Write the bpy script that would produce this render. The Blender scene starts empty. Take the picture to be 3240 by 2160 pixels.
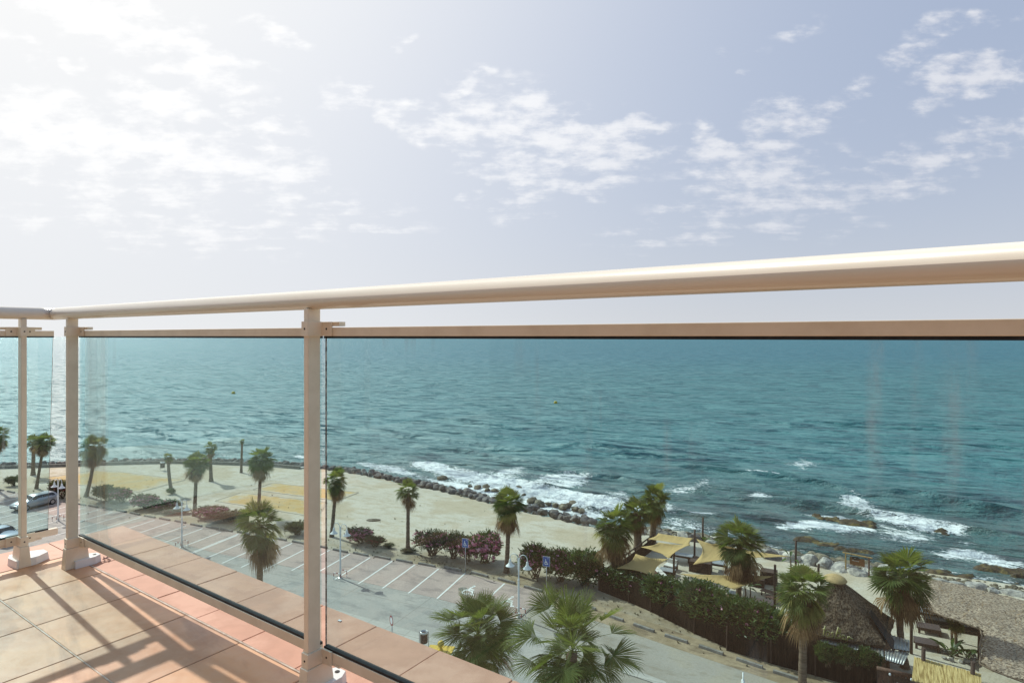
import bpy, math, random
import numpy as np
from mathutils import Vector, Matrix, noise as mnoise

SC = bpy.context.scene
COL = SC.collection
R = math.radians

# ---------------------------------------------------------------- measuring
# survey of the photograph: views (origin, scale) -> point on a level plane
VIEW = {1: (0, 900, .45918), 2: (0, 1440, .45918), 3: (900, 1300, .45918), 4: (900, 1700, .38265),
        5: (1600, 1440, .45918), 6: (2300, 1560, .39966), 7: (1800, 1450, .29979), 8: (0, 1300, .28703),
        9: (2540, 1700, .29337), 10: (2780, 1760, .25513), 11: (1880, 1560, .1913), 12: (2100, 1700, .25513),
        13: (2380, 1560, .1913), 14: (2240, 1760, .15304), 18: (1300, 1820, .34014), 20: (1180, 1930, .11054),
        21: (2560, 1960, .06803), 22: (2780, 2060, .06378)}
FOC, HOR, EYE = 1923.0, 1063.5, 19.0
SEA = -2.5


def P(n, x, y):
    a, b, s = VIEW[n]
    return a + x * s, b + y * s


def G(n, x, y, z=0.0):
    u, v = P(n, x, y)
    Y = (EYE - z) * FOC / (v - HOR)
    return Vector(((u - 1620) / FOC * Y, Y, z))


def AT(n, x, y, Y):
    u, v = P(n, x, y)
    return Vector(((u - 1620) / FOC * Y, Y, EYE - (v - HOR) / FOC * Y))


# ---------------------------------------------------------------- mesh builder
class MB:
    def __init__(s):
        s.v, s.f, s.m, s.t = [], [], [], []
        s.tone = 0.5

    def vert(s, p, tone=None):
        s.v.append((p[0], p[1], p[2]))
        s.t.append(s.tone if tone is None else tone)
        return len(s.v) - 1

    def face(s, idx, m=0):
        s.f.append(tuple(idx))
        s.m.append(m)

    def quad(s, a, b, c, d, m=0):
        i = [s.vert(p) for p in (a, b, c, d)]
        s.face(i, m)

    def tri(s, a, b, c, m=0):
        i = [s.vert(p) for p in (a, b, c)]
        s.face(i, m)

    def box(s, c, ax, ay, az, m=0, bev=0.0):
        """centre, three half-extent vectors"""
        c, ax, ay, az = Vector(c), Vector(ax), Vector(ay), Vector(az)
        i = [s.vert(c + ax * x + ay * y + az * z) for z in (-1, 1) for y in (-1, 1) for x in (-1, 1)]
        for q in ((0, 2, 3, 1), (4, 5, 7, 6), (0, 1, 5, 4), (2, 6, 7, 3), (0, 4, 6, 2), (1, 3, 7, 5)):
            s.face([i[k] for k in q], m)

    def prism(s, poly, z0, z1, m=0, top=None):
        n = len(poly)
        lo = [s.vert((p[0], p[1], z0)) for p in poly]
        tp = top or poly
        hi = [s.vert((p[0], p[1], z1)) for p in tp]
        a = sum(poly[i][0] * poly[(i + 1) % n][1] - poly[(i + 1) % n][0] * poly[i][1] for i in range(n))
        if a < 0:
            lo.reverse(); hi.reverse()
        s.face(hi, m)
        s.face(lo[::-1], m)
        for i in range(n):
            j = (i + 1) % n
            s.face((lo[i], lo[j], hi[j], hi[i]), m)

    def tube(s, path, rad, n=10, m=0, cap=True):
        path = [Vector(p) for p in path]
        if not hasattr(rad, '__len__'):
            rad = [rad] * len(path)
        rings = []
        ref = None
        for i, p in enumerate(path):
            d = (path[min(i + 1, len(path) - 1)] - path[max(i - 1, 0)]).normalized()
            if ref is None:
                ref = Vector((0, 0, 1)) if abs(d.z) < .9 else Vector((1, 0, 0))
            a = (ref - d * ref.dot(d))
            if a.length < 1e-5:
                a = d.orthogonal()
            a.normalize()
            ref = a
            b = d.cross(a)
            rings.append([s.vert(p + (a * math.cos(2 * math.pi * k / n) + b * math.sin(2 * math.pi * k / n)) * rad[i]) for k in range(n)])
        for i in range(len(rings) - 1):
            for k in range(n):
                j = (k + 1) % n
                s.face((rings[i][k], rings[i][j], rings[i + 1][j], rings[i + 1][k]), m)
        if cap:
            s.face(rings[0][::-1], m)
            s.face(rings[-1], m)

    def lathe(s, c, prof, n=16, m=0, squash=1.0):
        c = Vector(c)
        rings = [[s.vert(c + Vector((r * math.cos(2 * math.pi * k / n), r * squash * math.sin(2 * math.pi * k / n), z))) for k in range(n)] for r, z in prof]
        for i in range(len(rings) - 1):
            for k in range(n):
                j = (k + 1) % n
                s.face((rings[i][k], rings[i][j], rings[i + 1][j], rings[i + 1][k]), m)
        s.face(rings[0][::-1], m)
        s.face(rings[-1], m)

    def mesh(s, name, mats, smooth=False, off=None):
        me = bpy.data.meshes.new(name)
        v = s.v
        if off is not None:
            v = [(p[0] - off[0], p[1] - off[1], p[2] - off[2]) for p in v]
        me.from_pydata(v, [], s.f)
        for mt in (mats if isinstance(mats, (list, tuple)) else [mats]):
            me.materials.append(mt)
        if any(s.m):
            me.polygons.foreach_set('material_index', s.m)
        if smooth:
            me.polygons.foreach_set('use_smooth', [True] * len(s.f))
        a = me.attributes.new('tone', 'FLOAT', 'POINT')
        a.data.foreach_set('value', s.t)
        me.update()
        return me


def link(o):
    COL.objects.link(o)
    return o


def tag(o, label=None, cat=None, group=None, kind=None):
    if label: o['label'] = label
    if cat: o['category'] = cat
    if group: o['group'] = group
    if kind: o['kind'] = kind
    return o


def thing(name, label, cat, loc, group=None, rz=0.0):
    o = link(bpy.data.objects.new(name, None))
    o.empty_display_size = .2
    o.location = loc
    o.rotation_euler = (0, 0, rz)
    return tag(o, label, cat, group)


def part(mb, name, mats, parent, smooth=False, local=False, base=None, label=None, bevel=0):
    """a child mesh. World-coordinate meshes are moved to the thing's base."""
    root = base if base is not None else parent
    off = None if local else Vector(root.location)
    o = link(bpy.data.objects.new(name, mb.mesh(name, mats, smooth, off)))
    o.parent = parent
    if label: o['label'] = label
    if bevel: bev(o, bevel)
    return o


def bev(o, w, seg=2):
    md = o.modifiers.new('bevel', 'BEVEL')
    md.width = w
    md.segments = seg
    md.limit_method = 'ANGLE'
    md.angle_limit = R(35)
    return o


def solo(mb, name, mats, label, cat, group=None, origin=(0, 0, 0), smooth=False, kind=None, local=False, bevel=0):
    o = link(bpy.data.objects.new(name, mb.mesh(name, mats, smooth, None if local else origin)))
    o.location = origin
    tag(o, label, cat, group, kind)
    if bevel: bev(o, bevel)
    return o


def struct(mb, name, mats, smooth=False):
    o = link(bpy.data.objects.new(name, mb.mesh(name, mats, smooth)))
    o['kind'] = 'structure'
    return o


def dup(o, loc, rz=0.0, sc=(1, 1, 1), label=None, parent=None):
    c = link(o.copy())
    if parent is not None:
        c.parent = parent
    else:
        c.location = loc
        c.rotation_euler = (0, 0, rz)
        c.scale = sc
    if label: c['label'] = label
    for ch in o.children:
        dup(ch, None, parent=c)
    return c


# ---------------------------------------------------------------- materials
def nodes(name):
    m = bpy.data.materials.new(name)
    m.use_nodes = True
    nt = m.node_tree
    nt.nodes.clear()
    out = nt.nodes.new('ShaderNodeOutputMaterial')
    return m, nt, out


def N(nt, typ, **kw):
    n = nt.nodes.new(typ)
    for k, v in kw.items():
        if k.startswith('i_'):
            key = k[2:]
            key = int(key) if key.isdigit() else key.replace('_', ' ')
            n.inputs[key].default_value = v
        else:
            setattr(n, k, v)
    return n


def L(nt, a, b):
    nt.links.new(a, b)


def rgba(c):
    return (c[0], c[1], c[2], 1.0)


def noise(nt, scale, detail=4, rough=.55, stretch=None, rot=0.0, vec=None, dist=0.0):
    if vec is None:
        vec = nt.nodes.new('ShaderNodeNewGeometry').outputs['Position']
    if stretch is not None or rot:
        mp = N(nt, 'ShaderNodeMapping', vector_type='TEXTURE')
        mp.inputs['Rotation'].default_value = (0, 0, -rot)
        if stretch: mp.inputs['Scale'].default_value = [1 / s_ for s_ in stretch]
        L(nt, vec, mp.inputs['Vector'])
        vec = mp.outputs['Vector']
    t = N(nt, 'ShaderNodeTexNoise', i_Scale=scale, i_Detail=detail, i_Roughness=rough)
    t.inputs['Distortion'].default_value = dist
    L(nt, vec, t.inputs['Vector'])
    return t.outputs['Fac']


def ramp(nt, fac, stops):
    r = nt.nodes.new('ShaderNodeValToRGB')
    e = r.color_ramp.elements
    while len(e) > 2: e.remove(e[-1])
    for i, (p, c) in enumerate(stops):
        if i >= len(e): e.new(p)
        e[i].position = p
        e[i].color = rgba(c) if len(c) == 3 else c
    L(nt, fac, r.inputs['Fac'])
    return r.outputs['Color']


def mixc(nt, fac, a, b, typ='MIX'):
    m = N(nt, 'ShaderNodeMix', data_type='RGBA', blend_type=typ)
    for s, k in ((fac, 0), (a, 6), (b, 7)):
        if hasattr(s, 'links') or hasattr(s, 'is_linked'):
            L(nt, s, m.inputs[k])
        else:
            m.inputs[k].default_value = s if k == 0 else rgba(s)
    return m.outputs[2]


def math_(nt, op, a, b=None, c=None, clamp=False):
    m = N(nt, 'ShaderNodeMath', operation=op, use_clamp=clamp)
    for k, s in enumerate((a, b, c)):
        if s is None: continue
        if hasattr(s, 'is_linked'): L(nt, s, m.inputs[k])
        else: m.inputs[k].default_value = s
    return m.outputs[0]


def maprange(nt, v, a, b, c=0.0, d=1.0, smooth=False):
    m = N(nt, 'ShaderNodeMapRange')
    m.interpolation_type = 'SMOOTHSTEP' if smooth else 'LINEAR'
    for k, s in enumerate((v, a, b, c, d)):
        if hasattr(s, 'is_linked'): L(nt, s, m.inputs[k])
        else: m.inputs[k].default_value = s
    return m.outputs[0]


def attr(nt, name):
    return N(nt, 'ShaderNodeAttribute', attribute_name=name).outputs['Fac']


def bump(nt, h, strength, dist=1.0, normal=None):
    b = N(nt, 'ShaderNodeBump', i_Strength=strength, i_Distance=dist)
    L(nt, h, b.inputs['Height'])
    if normal is not None: L(nt, normal, b.inputs['Normal'])
    return b.outputs['Normal']


def simple(name, c1, c2=None, scale=3.0, rough=.6, spec=.35, metal=0.0, bmp=0.0, bscale=None, stretch=None, bdist=.02, c3=None, detail=5, lo=.4, hi=.6, coat=0.0):
    m, nt, out = nodes(name)
    p = N(nt, 'ShaderNodeBsdfPrincipled')
    p.inputs['Roughness'].default_value = rough
    p.inputs['Specular IOR Level'].default_value = spec
    p.inputs['Metallic'].default_value = metal
    p.inputs['Coat Weight'].default_value = coat
    if c2 is None: c2 = [x * .85 for x in c1]
    st = [(lo, c1), (hi, c2)] if c3 is None else [(lo, c1), ((lo + hi) / 2, c2), (hi, c3)]
    L(nt, ramp(nt, noise(nt, scale, detail, .6, stretch), st), p.inputs['Base Color'])
    if bmp:
        L(nt, bump(nt, noise(nt, bscale or scale * 4, 4, .6, stretch), bmp, bdist), p.inputs['Normal'])
    L(nt, p.outputs[0], out.inputs[0])
    return m


def leafmat(name, stops, trans=.35, rough=.5, spec=.3, tcol=None):
    """colour from the per-leaf tone; light passes partly through"""
    m, nt, out = nodes(name)
    col = ramp(nt, attr(nt, 'tone'), stops)
    p = N(nt, 'ShaderNodeBsdfPrincipled', i_Roughness=rough)
    p.inputs['Specular IOR Level'].default_value = spec
    L(nt, col, p.inputs['Base Color'])
    t = N(nt, 'ShaderNodeBsdfTranslucent')
    L(nt, mixc(nt, 1.0, col, tcol or (1.5, 1.55, .8), 'MULTIPLY'), t.inputs['Color'])
    mx = N(nt, 'ShaderNodeMixShader', i_Fac=trans)
    L(nt, p.outputs[0], mx.inputs[1])
    L(nt, t.outputs[0], mx.inputs[2])
    L(nt, mx.outputs[0], out.inputs[0])
    return m


M = {}
M['cream'] = simple('cream_paint', (.80, .725, .58), (.76, .685, .54), 14, rough=.32, spec=.45, lo=.42, hi=.66, bmp=.05, bscale=70, bdist=.001, c3=(.72, .64, .50), detail=7)
M['rail'] = simple('cream_rail_paint', (.72, .68, .595), (.69, .645, .555), 6, rough=.22, spec=.5, lo=.3, hi=.7)
M['rubber'] = simple('black_rubber', (.012, .014, .015), (.03, .03, .03), 30, rough=.55)
M['screw'] = simple('dark_screw', (.02, .015, .01), None, 20, rough=.5)
M['gray_metal'] = simple('galvanised', (.42, .43, .43), (.55, .56, .55), 12, rough=.4, metal=.6)
M['white_metal'] = simple('white_enamel', (.74, .75, .73), (.66, .68, .66), 5, rough=.35, spec=.4)
M['red'] = simple('red_paint', (.30, .03, .03), (.22, .03, .03), 6, rough=.5)
M['concrete'] = simple('kerb_concrete', (.27, .25, .22), (.18, .17, .15), 3, rough=.9, spec=.15, bmp=.4, bscale=14)
M['slatboard'] = simple('bleached_edge_board', (.46, .40, .30), (.36, .31, .23), 2, rough=.9)
M['darkwood'] = simple('dark_timber', (.055, .036, .028), (.10, .065, .05), 4, rough=.75, spec=.2, stretch=(4, 4, .6), bmp=.3, bscale=20)
M['brownwood'] = simple('brown_timber', (.15, .085, .06), (.085, .05, .038), 5, rough=.75, spec=.2, stretch=(5, 5, .5))
M['yellowwood'] = simple('ochre_timber', (.40, .27, .10), (.30, .19, .08), 6, rough=.7)
M['board'] = simple('brown_board', (.20, .085, .035), (.15, .075, .03), 4, rough=.6)
M['black'] = simple('black_matt', (.012, .012, .013), (.02, .02, .02), 5, rough=.6)
M['white'] = simple('white_cushion', (.72, .70, .66), (.60, .58, .54), 4, rough=.8)
M['lightgray'] = simple('grey_tabletop', (.34, .35, .36), (.27, .28, .29), 4, rough=.5)
M['tableslate'] = simple('dark_brown_table', (.075, .05, .045), (.11, .075, .065), 4, rough=.5, stretch=(1, 6, 1))
M['redbrown'] = simple('red_brown_panel', (.24, .12, .085), (.18, .095, .07), 5, rough=.7)
M['yellow'] = simple('yellow_paint', (.66, .44, .06), (.58, .38, .06), 5, rough=.45)
M['markings'] = simple('road_paint', (.78, .77, .72), (.60, .59, .55), 6, rough=.7, lo=.35, hi=.75)
M['blue'] = simple('sign_blue', (.025, .085, .32), (.03, .10, .36), 5, rough=.4)
M['signwhite'] = simple('sign_white', (.74, .76, .78), None, 5, rough=.4)
M['olive_letter'] = simple('olive_letter', (.25, .22, .05), (.21, .20, .045), 6, rough=.5)
M['letter_edge'] = simple('letter_edge', (.42, .37, .22), None, 6, rough=.6)
M['cap'] = simple('straw_cap', (.46, .32, .145), (.38, .26, .12), 5, rough=.8)
M['trunk'] = simple('palm_trunk', (.21, .155, .11), (.12, .085, .06), 2.2, rough=.9, spec=.1, stretch=(1, 1, 6), bmp=.8, bscale=7, bdist=.05)
M['stem'] = simple('shrub_stem', (.16, .12, .08), (.10, .075, .05), 4, rough=.9, spec=.1)
M['frond'] = leafmat('palm_frond', [(0, (.034, .052, .014)), (.4, (.085, .115, .032)), (.75, (.16, .185, .052)), (1, (.27, .235, .08))], .42, .55, .2)
M['deadfrond'] = leafmat('dry_palm_frond', [(0, (.09, .05, .026)), (.5, (.24, .145, .07)), (1, (.42, .28, .14))], .22, .7, .15, (1.25, 1.1, .8))
M['oleander'] = leafmat('oleander_leaf', [(0, (.024, .042, .014)), (.5, (.056, .092, .028)), (1, (.115, .15, .05))], .25, .45, .35)
M['dry_oleander'] = leafmat('sparse_oleander_leaf', [(0, (.05, .044, .026)), (.5, (.095, .09, .048)), (1, (.15, .155, .078))], .2, .55, .2)
M['bloom'] = leafmat('pink_bloom', [(0, (.42, .11, .18)), (.5, (.62, .22, .33)), (1, (.74, .42, .50))], .3, .6, .2, (1.1, 1.0, 1.0))
M['red_bloom'] = leafmat('dark_red_bloom', [(0, (.16, .03, .035)), (.5, (.26, .06, .06)), (1, (.36, .13, .10))], .3, .6, .2, (1.1, 1.0, 1.0))
M['banana'] = leafmat('broad_leaf', [(0, (.025, .045, .012)), (.5, (.05, .095, .025)), (1, (.10, .16, .04))], .3, .4, .4)
M['rock'] = simple('grey_rock', (.23, .205, .185), (.13, .12, .115), 1.1, rough=.92, spec=.12, bmp=.7, bscale=4, bdist=.12, c3=(.31, .27, .23), detail=9, lo=.38, hi=.62)
M['palerock'] = simple('pale_rock', (.46, .42, .36), (.24, .225, .21), 1.2, rough=.9, spec=.15, bmp=.6, bscale=3.5, bdist=.12, c3=(.55, .50, .42), detail=9, lo=.39, hi=.61)
M['shorerock'] = simple('shore_stone', (.17, .14, .09), (.10, .085, .06), 1.3, rough=.75, spec=.3, bmp=.5, bscale=6, bdist=.06, c3=(.26, .22, .15), lo=.38, hi=.62)
M['reef'] = simple('weedy_reef', (.085, .055, .022), (.035, .025, .014), .9, rough=.6, spec=.35, bmp=.9, bscale=3, bdist=.15, c3=(.15, .11, .035), lo=.4, hi=.6, detail=9)
M['carsilver'] = simple('silver_car_paint', (.36, .38, .41), (.34, .36, .39), 2, rough=.28, spec=.5, metal=.55, coat=.5)
M['carblue'] = simple('pale_blue_car_paint', (.38, .43, .50), (.36, .41, .48), 2, rough=.28, spec=.5, metal=.45, coat=.5)
M['carglass'] = simple('car_glass', (.015, .018, .022), None, 2, rough=.08, spec=.6)
M['tyre'] = simple('tyre', (.018, .018, .018), None, 8, rough=.8)
M['rim'] = simple('alloy_rim', (.45, .46, .48), None, 8, rough=.35, metal=.8)
M['lamp_lens'] = simple('head_lamp', (.65, .68, .70), None, 8, rough=.15, spec=.6)
M['tail_lens'] = simple('tail_lamp', (.30, .03, .03), None, 8, rough=.2, spec=.6)
M['buoy'] = simple('yellow_buoy', (.55, .42, .04), None, 8, rough=.5)
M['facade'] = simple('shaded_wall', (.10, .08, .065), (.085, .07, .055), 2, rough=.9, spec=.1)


def mat_glass():
    m, nt, out = nodes('balustrade_glass')
    tr = N(nt, 'ShaderNodeBsdfTransparent')
    tr.inputs['Color'].default_value = (.825, .935, .948, 1)
    gl = N(nt, 'ShaderNodeBsdfGlossy', i_Roughness=.012)
    gl.inputs['Color'].default_value = (.95, .97, .97, 1)
    fr = N(nt, 'ShaderNodeFresnel', i_IOR=1.5)
    geo = nt.nodes.new('ShaderNodeNewGeometry')
    # inner faces see the same reflectance as outer ones
    nrm = N(nt, 'ShaderNodeVectorMath', operation='SCALE')
    sgn = math_(nt, 'MULTIPLY_ADD', geo.outputs['Backfacing'], -2.0, 1.0)
    L(nt, geo.outputs['Normal'], nrm.inputs[0])
    L(nt, sgn, nrm.inputs['Scale'])
    dt = N(nt, 'ShaderNodeVectorMath', operation='DOT_PRODUCT')
    L(nt, geo.outputs['True Normal'], dt.inputs[0])
    L(nt, geo.outputs['Incoming'], dt.inputs[1])
    c = math_(nt, 'ABSOLUTE', dt.outputs['Value'])
    f = math_(nt, 'POWER', math_(nt, 'SUBTRACT', 1.0, c, clamp=True), 4.2)
    f = math_(nt, 'MULTIPLY_ADD', f, .95, .019, clamp=True)
    mx = N(nt, 'ShaderNodeMixShader')
    L(nt, f, mx.inputs[0])
    L(nt, tr.outputs[0], mx.inputs[1])
    L(nt, gl.outputs[0], mx.inputs[2])
    # dried water runs and a little salt on the pane
    runs = noise(nt, 1.0, 3, .6, (34, 34, 1.3))
    blot = noise(nt, 2.3, 2, .5)
    r2 = math_(nt, 'MULTIPLY', maprange(nt, runs, .53, .66, 0, 1, True), maprange(nt, blot, .53, .62, 0, 1, True))
    # dried splashes low on the right-hand pane
    pp = nt.nodes.new('ShaderNodeNewGeometry').outputs['Position']
    al = N(nt, 'ShaderNodeVectorMath', operation='DOT_PRODUCT')
    L(nt, pp, al.inputs[0]); al.inputs[1].default_value = (-.8196, .5731, 0)
    a0 = -.519 * -.8196 + 1.578 * .5731
    zz = N(nt, 'ShaderNodeSeparateXYZ'); L(nt, pp, zz.inputs[0])
    spl = None
    for ac, wd in ((-1.352, .026), (-1.256, .016), (-1.305, .010), (1.47, .03)):
        e = math_(nt, 'SUBTRACT', al.outputs['Value'], a0 + ac)
        e = math_(nt, 'ADD', e, math_(nt, 'MULTIPLY', math_(nt, 'SUBTRACT', noise(nt, 6.0, 3, .6), .5), .05))
        e = maprange(nt, math_(nt, 'ABSOLUTE', e), 0.0, wd, 1, 0, True)
        spl = e if spl is None else math_(nt, 'MAXIMUM', spl, e)
    spl = math_(nt, 'MULTIPLY', spl, maprange(nt, noise(nt, 1.0, 4, .65, (60, 60, 9)), .42, .62, .15, 1))
    spl = math_(nt, 'MULTIPLY', spl, maprange(nt, zz.outputs[2], EYE - .30, EYE - .12, 0, 1, True))
    dirt = math_(nt, 'ADD', math_(nt, 'MULTIPLY', math_(nt, 'MAXIMUM', math_(nt, 'MULTIPLY', r2, .6), spl), .17), .006)
    df = N(nt, 'ShaderNodeBsdfDiffuse')
    df.inputs['Color'].default_value = (.75, .78, .78, 1)
    tl = N(nt, 'ShaderNodeBsdfTranslucent')
    tl.inputs['Color'].default_value = (.7, .74, .74, 1)
    dm = N(nt, 'ShaderNodeMixShader', i_Fac=.5)
    L(nt, df.outputs[0], dm.inputs[1]); L(nt, tl.outputs[0], dm.inputs[2])
    m2 = N(nt, 'ShaderNodeMixShader')
    L(nt, dirt, m2.inputs[0]); L(nt, mx.outputs[0], m2.inputs[1]); L(nt, dm.outputs[0], m2.inputs[2])
    L(nt, m2.outputs[0], out.inputs[0])
    return m


M['glass'] = mat_glass()
M['glass_edge'] = simple('sealed_glass_edge', (.14, .07, .05), (.50, .40, .34), 60, rough=.5, lo=.45, hi=.55)


def mat_tiles():
    m, nt, out = nodes('terrace_tiles')
    p = N(nt, 'ShaderNodeBsdfPrincipled')
    p.inputs['Specular IOR Level'].default_value = .5
    big = noise(nt, 3.0, 5, .62, (1, 1, 1), dist=.4)
    fine = noise(nt, 28, 5, .65)
    st = noise(nt, 4.2, 5, .65, (1, .25, 1), R(-40), None, .6)
    c = ramp(nt, big, [(.41, (.60, .325, .165)), (.5, (.57, .31, .17)), (.60, (.49, .25, .125))])
    c = mixc(nt, maprange(nt, st, .52, .62, 0, .62), c, (.27, .125, .065))
    c = mixc(nt, maprange(nt, fine, .35, .75, 0, .22), c, (.62, .50, .37))
    tn = attr(nt, 'tone')
    c = mixc(nt, 1.0, c, ramp(nt, tn, [(0, (.86, .86, .88)), (1, (1.08, 1.05, 1.0))]), 'MULTIPLY')
    L(nt, c, p.inputs['Base Color'])
    L(nt, maprange(nt, noise(nt, 9, 4, .6), .3, .7, .30, .48), p.inputs['Roughness'])
    L(nt, bump(nt, fine, .12, .004), p.inputs['Normal'])
    L(nt, p.outputs[0], out.inputs[0])
    return m


M['tiles'] = mat_tiles()
M['coping'] = simple('pink_coping', (.56, .30, .205), (.50, .265, .18), 4, rough=.6, spec=.3, bmp=.1, bscale=60, bdist=.004, detail=7, c3=(.60, .34, .24))
M['grout'] = simple('dark_grout', (.20, .125, .08), (.30, .20, .14), 18, rough=.9)
M['palegrout'] = simple('pale_grout', (.56, .47, .38), (.36, .27, .20), 25, rough=.3, spec=.6)


def mat_ground():
    m, nt, out = nodes('sandy_ground')
    p = N(nt, 'ShaderNodeBsdfPrincipled', i_Roughness=.95)
    p.inputs['Specular IOR Level'].default_value = .1
    a = noise(nt, .10, 6, .6)
    b = noise(nt, .55, 6, .65, (1, 2.2, 1), R(25))
    f = noise(nt, 5, 5, .7)
    c = ramp(nt, a, [(.41, (.53, .475, .38)), (.5, (.57, .515, .42)), (.59, (.49, .41, .295))])
    c = mixc(nt, maprange(nt, b, .48, .64, 0, .6), c, (.40, .32, .21))
    c = mixc(nt, maprange(nt, f, .42, .66, 0, .45), c, (.32, .265, .19))
    c = mixc(nt, maprange(nt, noise(nt, 16, 3, .7), .60, .74, 0, .35), c, (.27, .21, .14))
    dirt = math_(nt, 'MULTIPLY', attr(nt, 'tone'), maprange(nt, noise(nt, .9, 5, .7), .25, .6, .45, 1.0))
    c = mixc(nt, dirt, c, ramp(nt, noise(nt, 2.2, 6, .75), [(.3, (.12, .085, .05)), (.7, (.28, .215, .125))]))
    L(nt, c, p.inputs['Base Color'])
    L(nt, bump(nt, f, .5, .06), p.inputs['Normal'])
    L(nt, p.outputs[0], out.inputs[0])
    return m


M['ground'] = mat_ground()


def mat_paving(name, c1, c2, c3, stain, jscale=None, rot=0.0, stn=.55):
    m, nt, out = nodes(name)
    p = N(nt, 'ShaderNodeBsdfPrincipled', i_Roughness=.85)
    p.inputs['Specular IOR Level'].default_value = .2
    a = noise(nt, .22, 7, .62)
    c = ramp(nt, a, [(.41, c1), (.5, c2), (.59, c3)])
    c = mixc(nt, maprange(nt, noise(nt, .5, 5, .65, (1, 2.5, 1), rot), .52, .63, 0, stn), c, stain)
    c = mixc(nt, maprange(nt, noise(nt, 7, 5, .7), .46, .62, 0, .3), c, stain)
    if jscale:
        geo = nt.nodes.new('ShaderNodeNewGeometry')
        mp = N(nt, 'ShaderNodeMapping')
        mp.inputs['Rotation'].default_value = (0, 0, rot)
        L(nt, geo.outputs['Position'], mp.inputs[0])
        br = N(nt, 'ShaderNodeTexBrick', offset=.0, i_Scale=1.0)
        br.inputs['Mortar Size'].default_value = .02
        br.inputs['Brick Width'].default_value = jscale
        br.inputs['Row Height'].default_value = jscale
        br.inputs['Color1'].default_value = (1, 1, 1, 1); br.inputs['Color2'].default_value = (.96, .96, .96, 1)
        br.inputs['Mortar'].default_value = (.62, .6, .58, 1)
        L(nt, mp.outputs[0], br.inputs['Vector'])
        c = mixc(nt, 1.0, c, br.outputs['Color'], 'MULTIPLY')
    L(nt, c, p.inputs['Base Color'])
    L(nt, bump(nt, noise(nt, 9, 4, .7), .25, .02), p.inputs['Normal'])
    L(nt, p.outputs[0], out.inputs[0])
    return m


ROT = R(25)
M['lot'] = mat_paving('pink_concrete', (.415, .315, .27), (.44, .345, .295), (.39, .305, .265), (.25, .20, .18), 4.7, ROT, .75)
M['road'] = mat_paving('grey_concrete', (.38, .35, .31), (.35, .335, .30), (.41, .38, .335), (.20, .19, .18), 6.0, ROT)
M['track'] = mat_paving('worn_asphalt', (.30, .275, .23), (.33, .305, .26), (.35, .315, .25), (.22, .19, .14), None, ROT, .6)
M['verge'] = mat_paving('dry_verge', (.30, .235, .15), (.36, .28, .18), (.25, .19, .115), (.15, .11, .07), None, ROT, .8)
M['walk'] = mat_paving('pale_pavement', (.44, .42, .37), (.42, .40, .355), (.46, .43, .38), (.30, .28, .25), 1.6, ROT)
def mat_court():
    m, nt, out = nodes('golden_sand')
    p = N(nt, 'ShaderNodeBsdfPrincipled', i_Roughness=.95)
    p.inputs['Specular IOR Level'].default_value = .1
    a = noise(nt, .5, 7, .65)
    f = noise(nt, 4, 5, .7)
    c = ramp(nt, a, [(.41, (.50, .335, .135)), (.5, (.55, .385, .175)), (.59, (.47, .36, .20))])
    k = math_(nt, 'ADD', attr(nt, 'tone'), math_(nt, 'MULTIPLY', math_(nt, 'SUBTRACT', noise(nt, .8, 6, .7), .5), 3.0))
    c = mixc(nt, maprange(nt, k, .2, .75, 1, 0, True), c, (.52, .445, .335))
    c = mixc(nt, maprange(nt, f, .45, .62, 0, .4), c, (.36, .27, .15))
    L(nt, c, p.inputs['Base Color'])
    L(nt, bump(nt, f, .5, .05), p.inputs['Normal'])
    L(nt, p.outputs[0], out.inputs[0])
    return m


M['court'] = mat_court()
M['slab'] = simple('slab_render', (.46, .29, .21), (.40, .25, .18), 4, rough=.9)


def mat_thatch(name, c1, c2, c3, sc=(9, 9, 2.2), rough=.95, rot=0.0, bd=.06):
    m, nt, out = nodes(name)
    p = N(nt, 'ShaderNodeBsdfPrincipled', i_Roughness=rough)
    p.inputs['Specular IOR Level'].default_value = .1
    a = noise(nt, 1.0, 3, .7, sc, rot)
    b = noise(nt, .8, 4, .6)
    c = ramp(nt, a, [(.40, c1), (.5, c2), (.60, c3)])
    c = mixc(nt, maprange(nt, b, .4, .7, 0, .35), c, c1)
    L(nt, c, p.inputs['Base Color'])
    L(nt, bump(nt, a, .9, bd), p.inputs['Normal'])
    L(nt, p.outputs[0], out.inputs[0])
    return m


M['thatch'] = mat_thatch('heather_thatch', (.065, .043, .028), (.155, .107, .070), (.28, .205, .14), (12, 12, 6))
M['canopy'] = mat_thatch('woven_brush_canopy', (.13, .095, .07), (.33, .25, .18), (.46, .36, .27), (9, 9, 9))
M['reedmat'] = mat_thatch('yellow_reed_mat', (.26, .17, .06), (.46, .33, .13), (.60, .45, .20), (22, 1.2, 1.2), .95, R(33), .02)
M['reedfence'] = mat_thatch('dark_reed_fence', (.018, .012, .009), (.030, .020, .014), (.046, .031, .021), (14, 14, .7))


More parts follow.
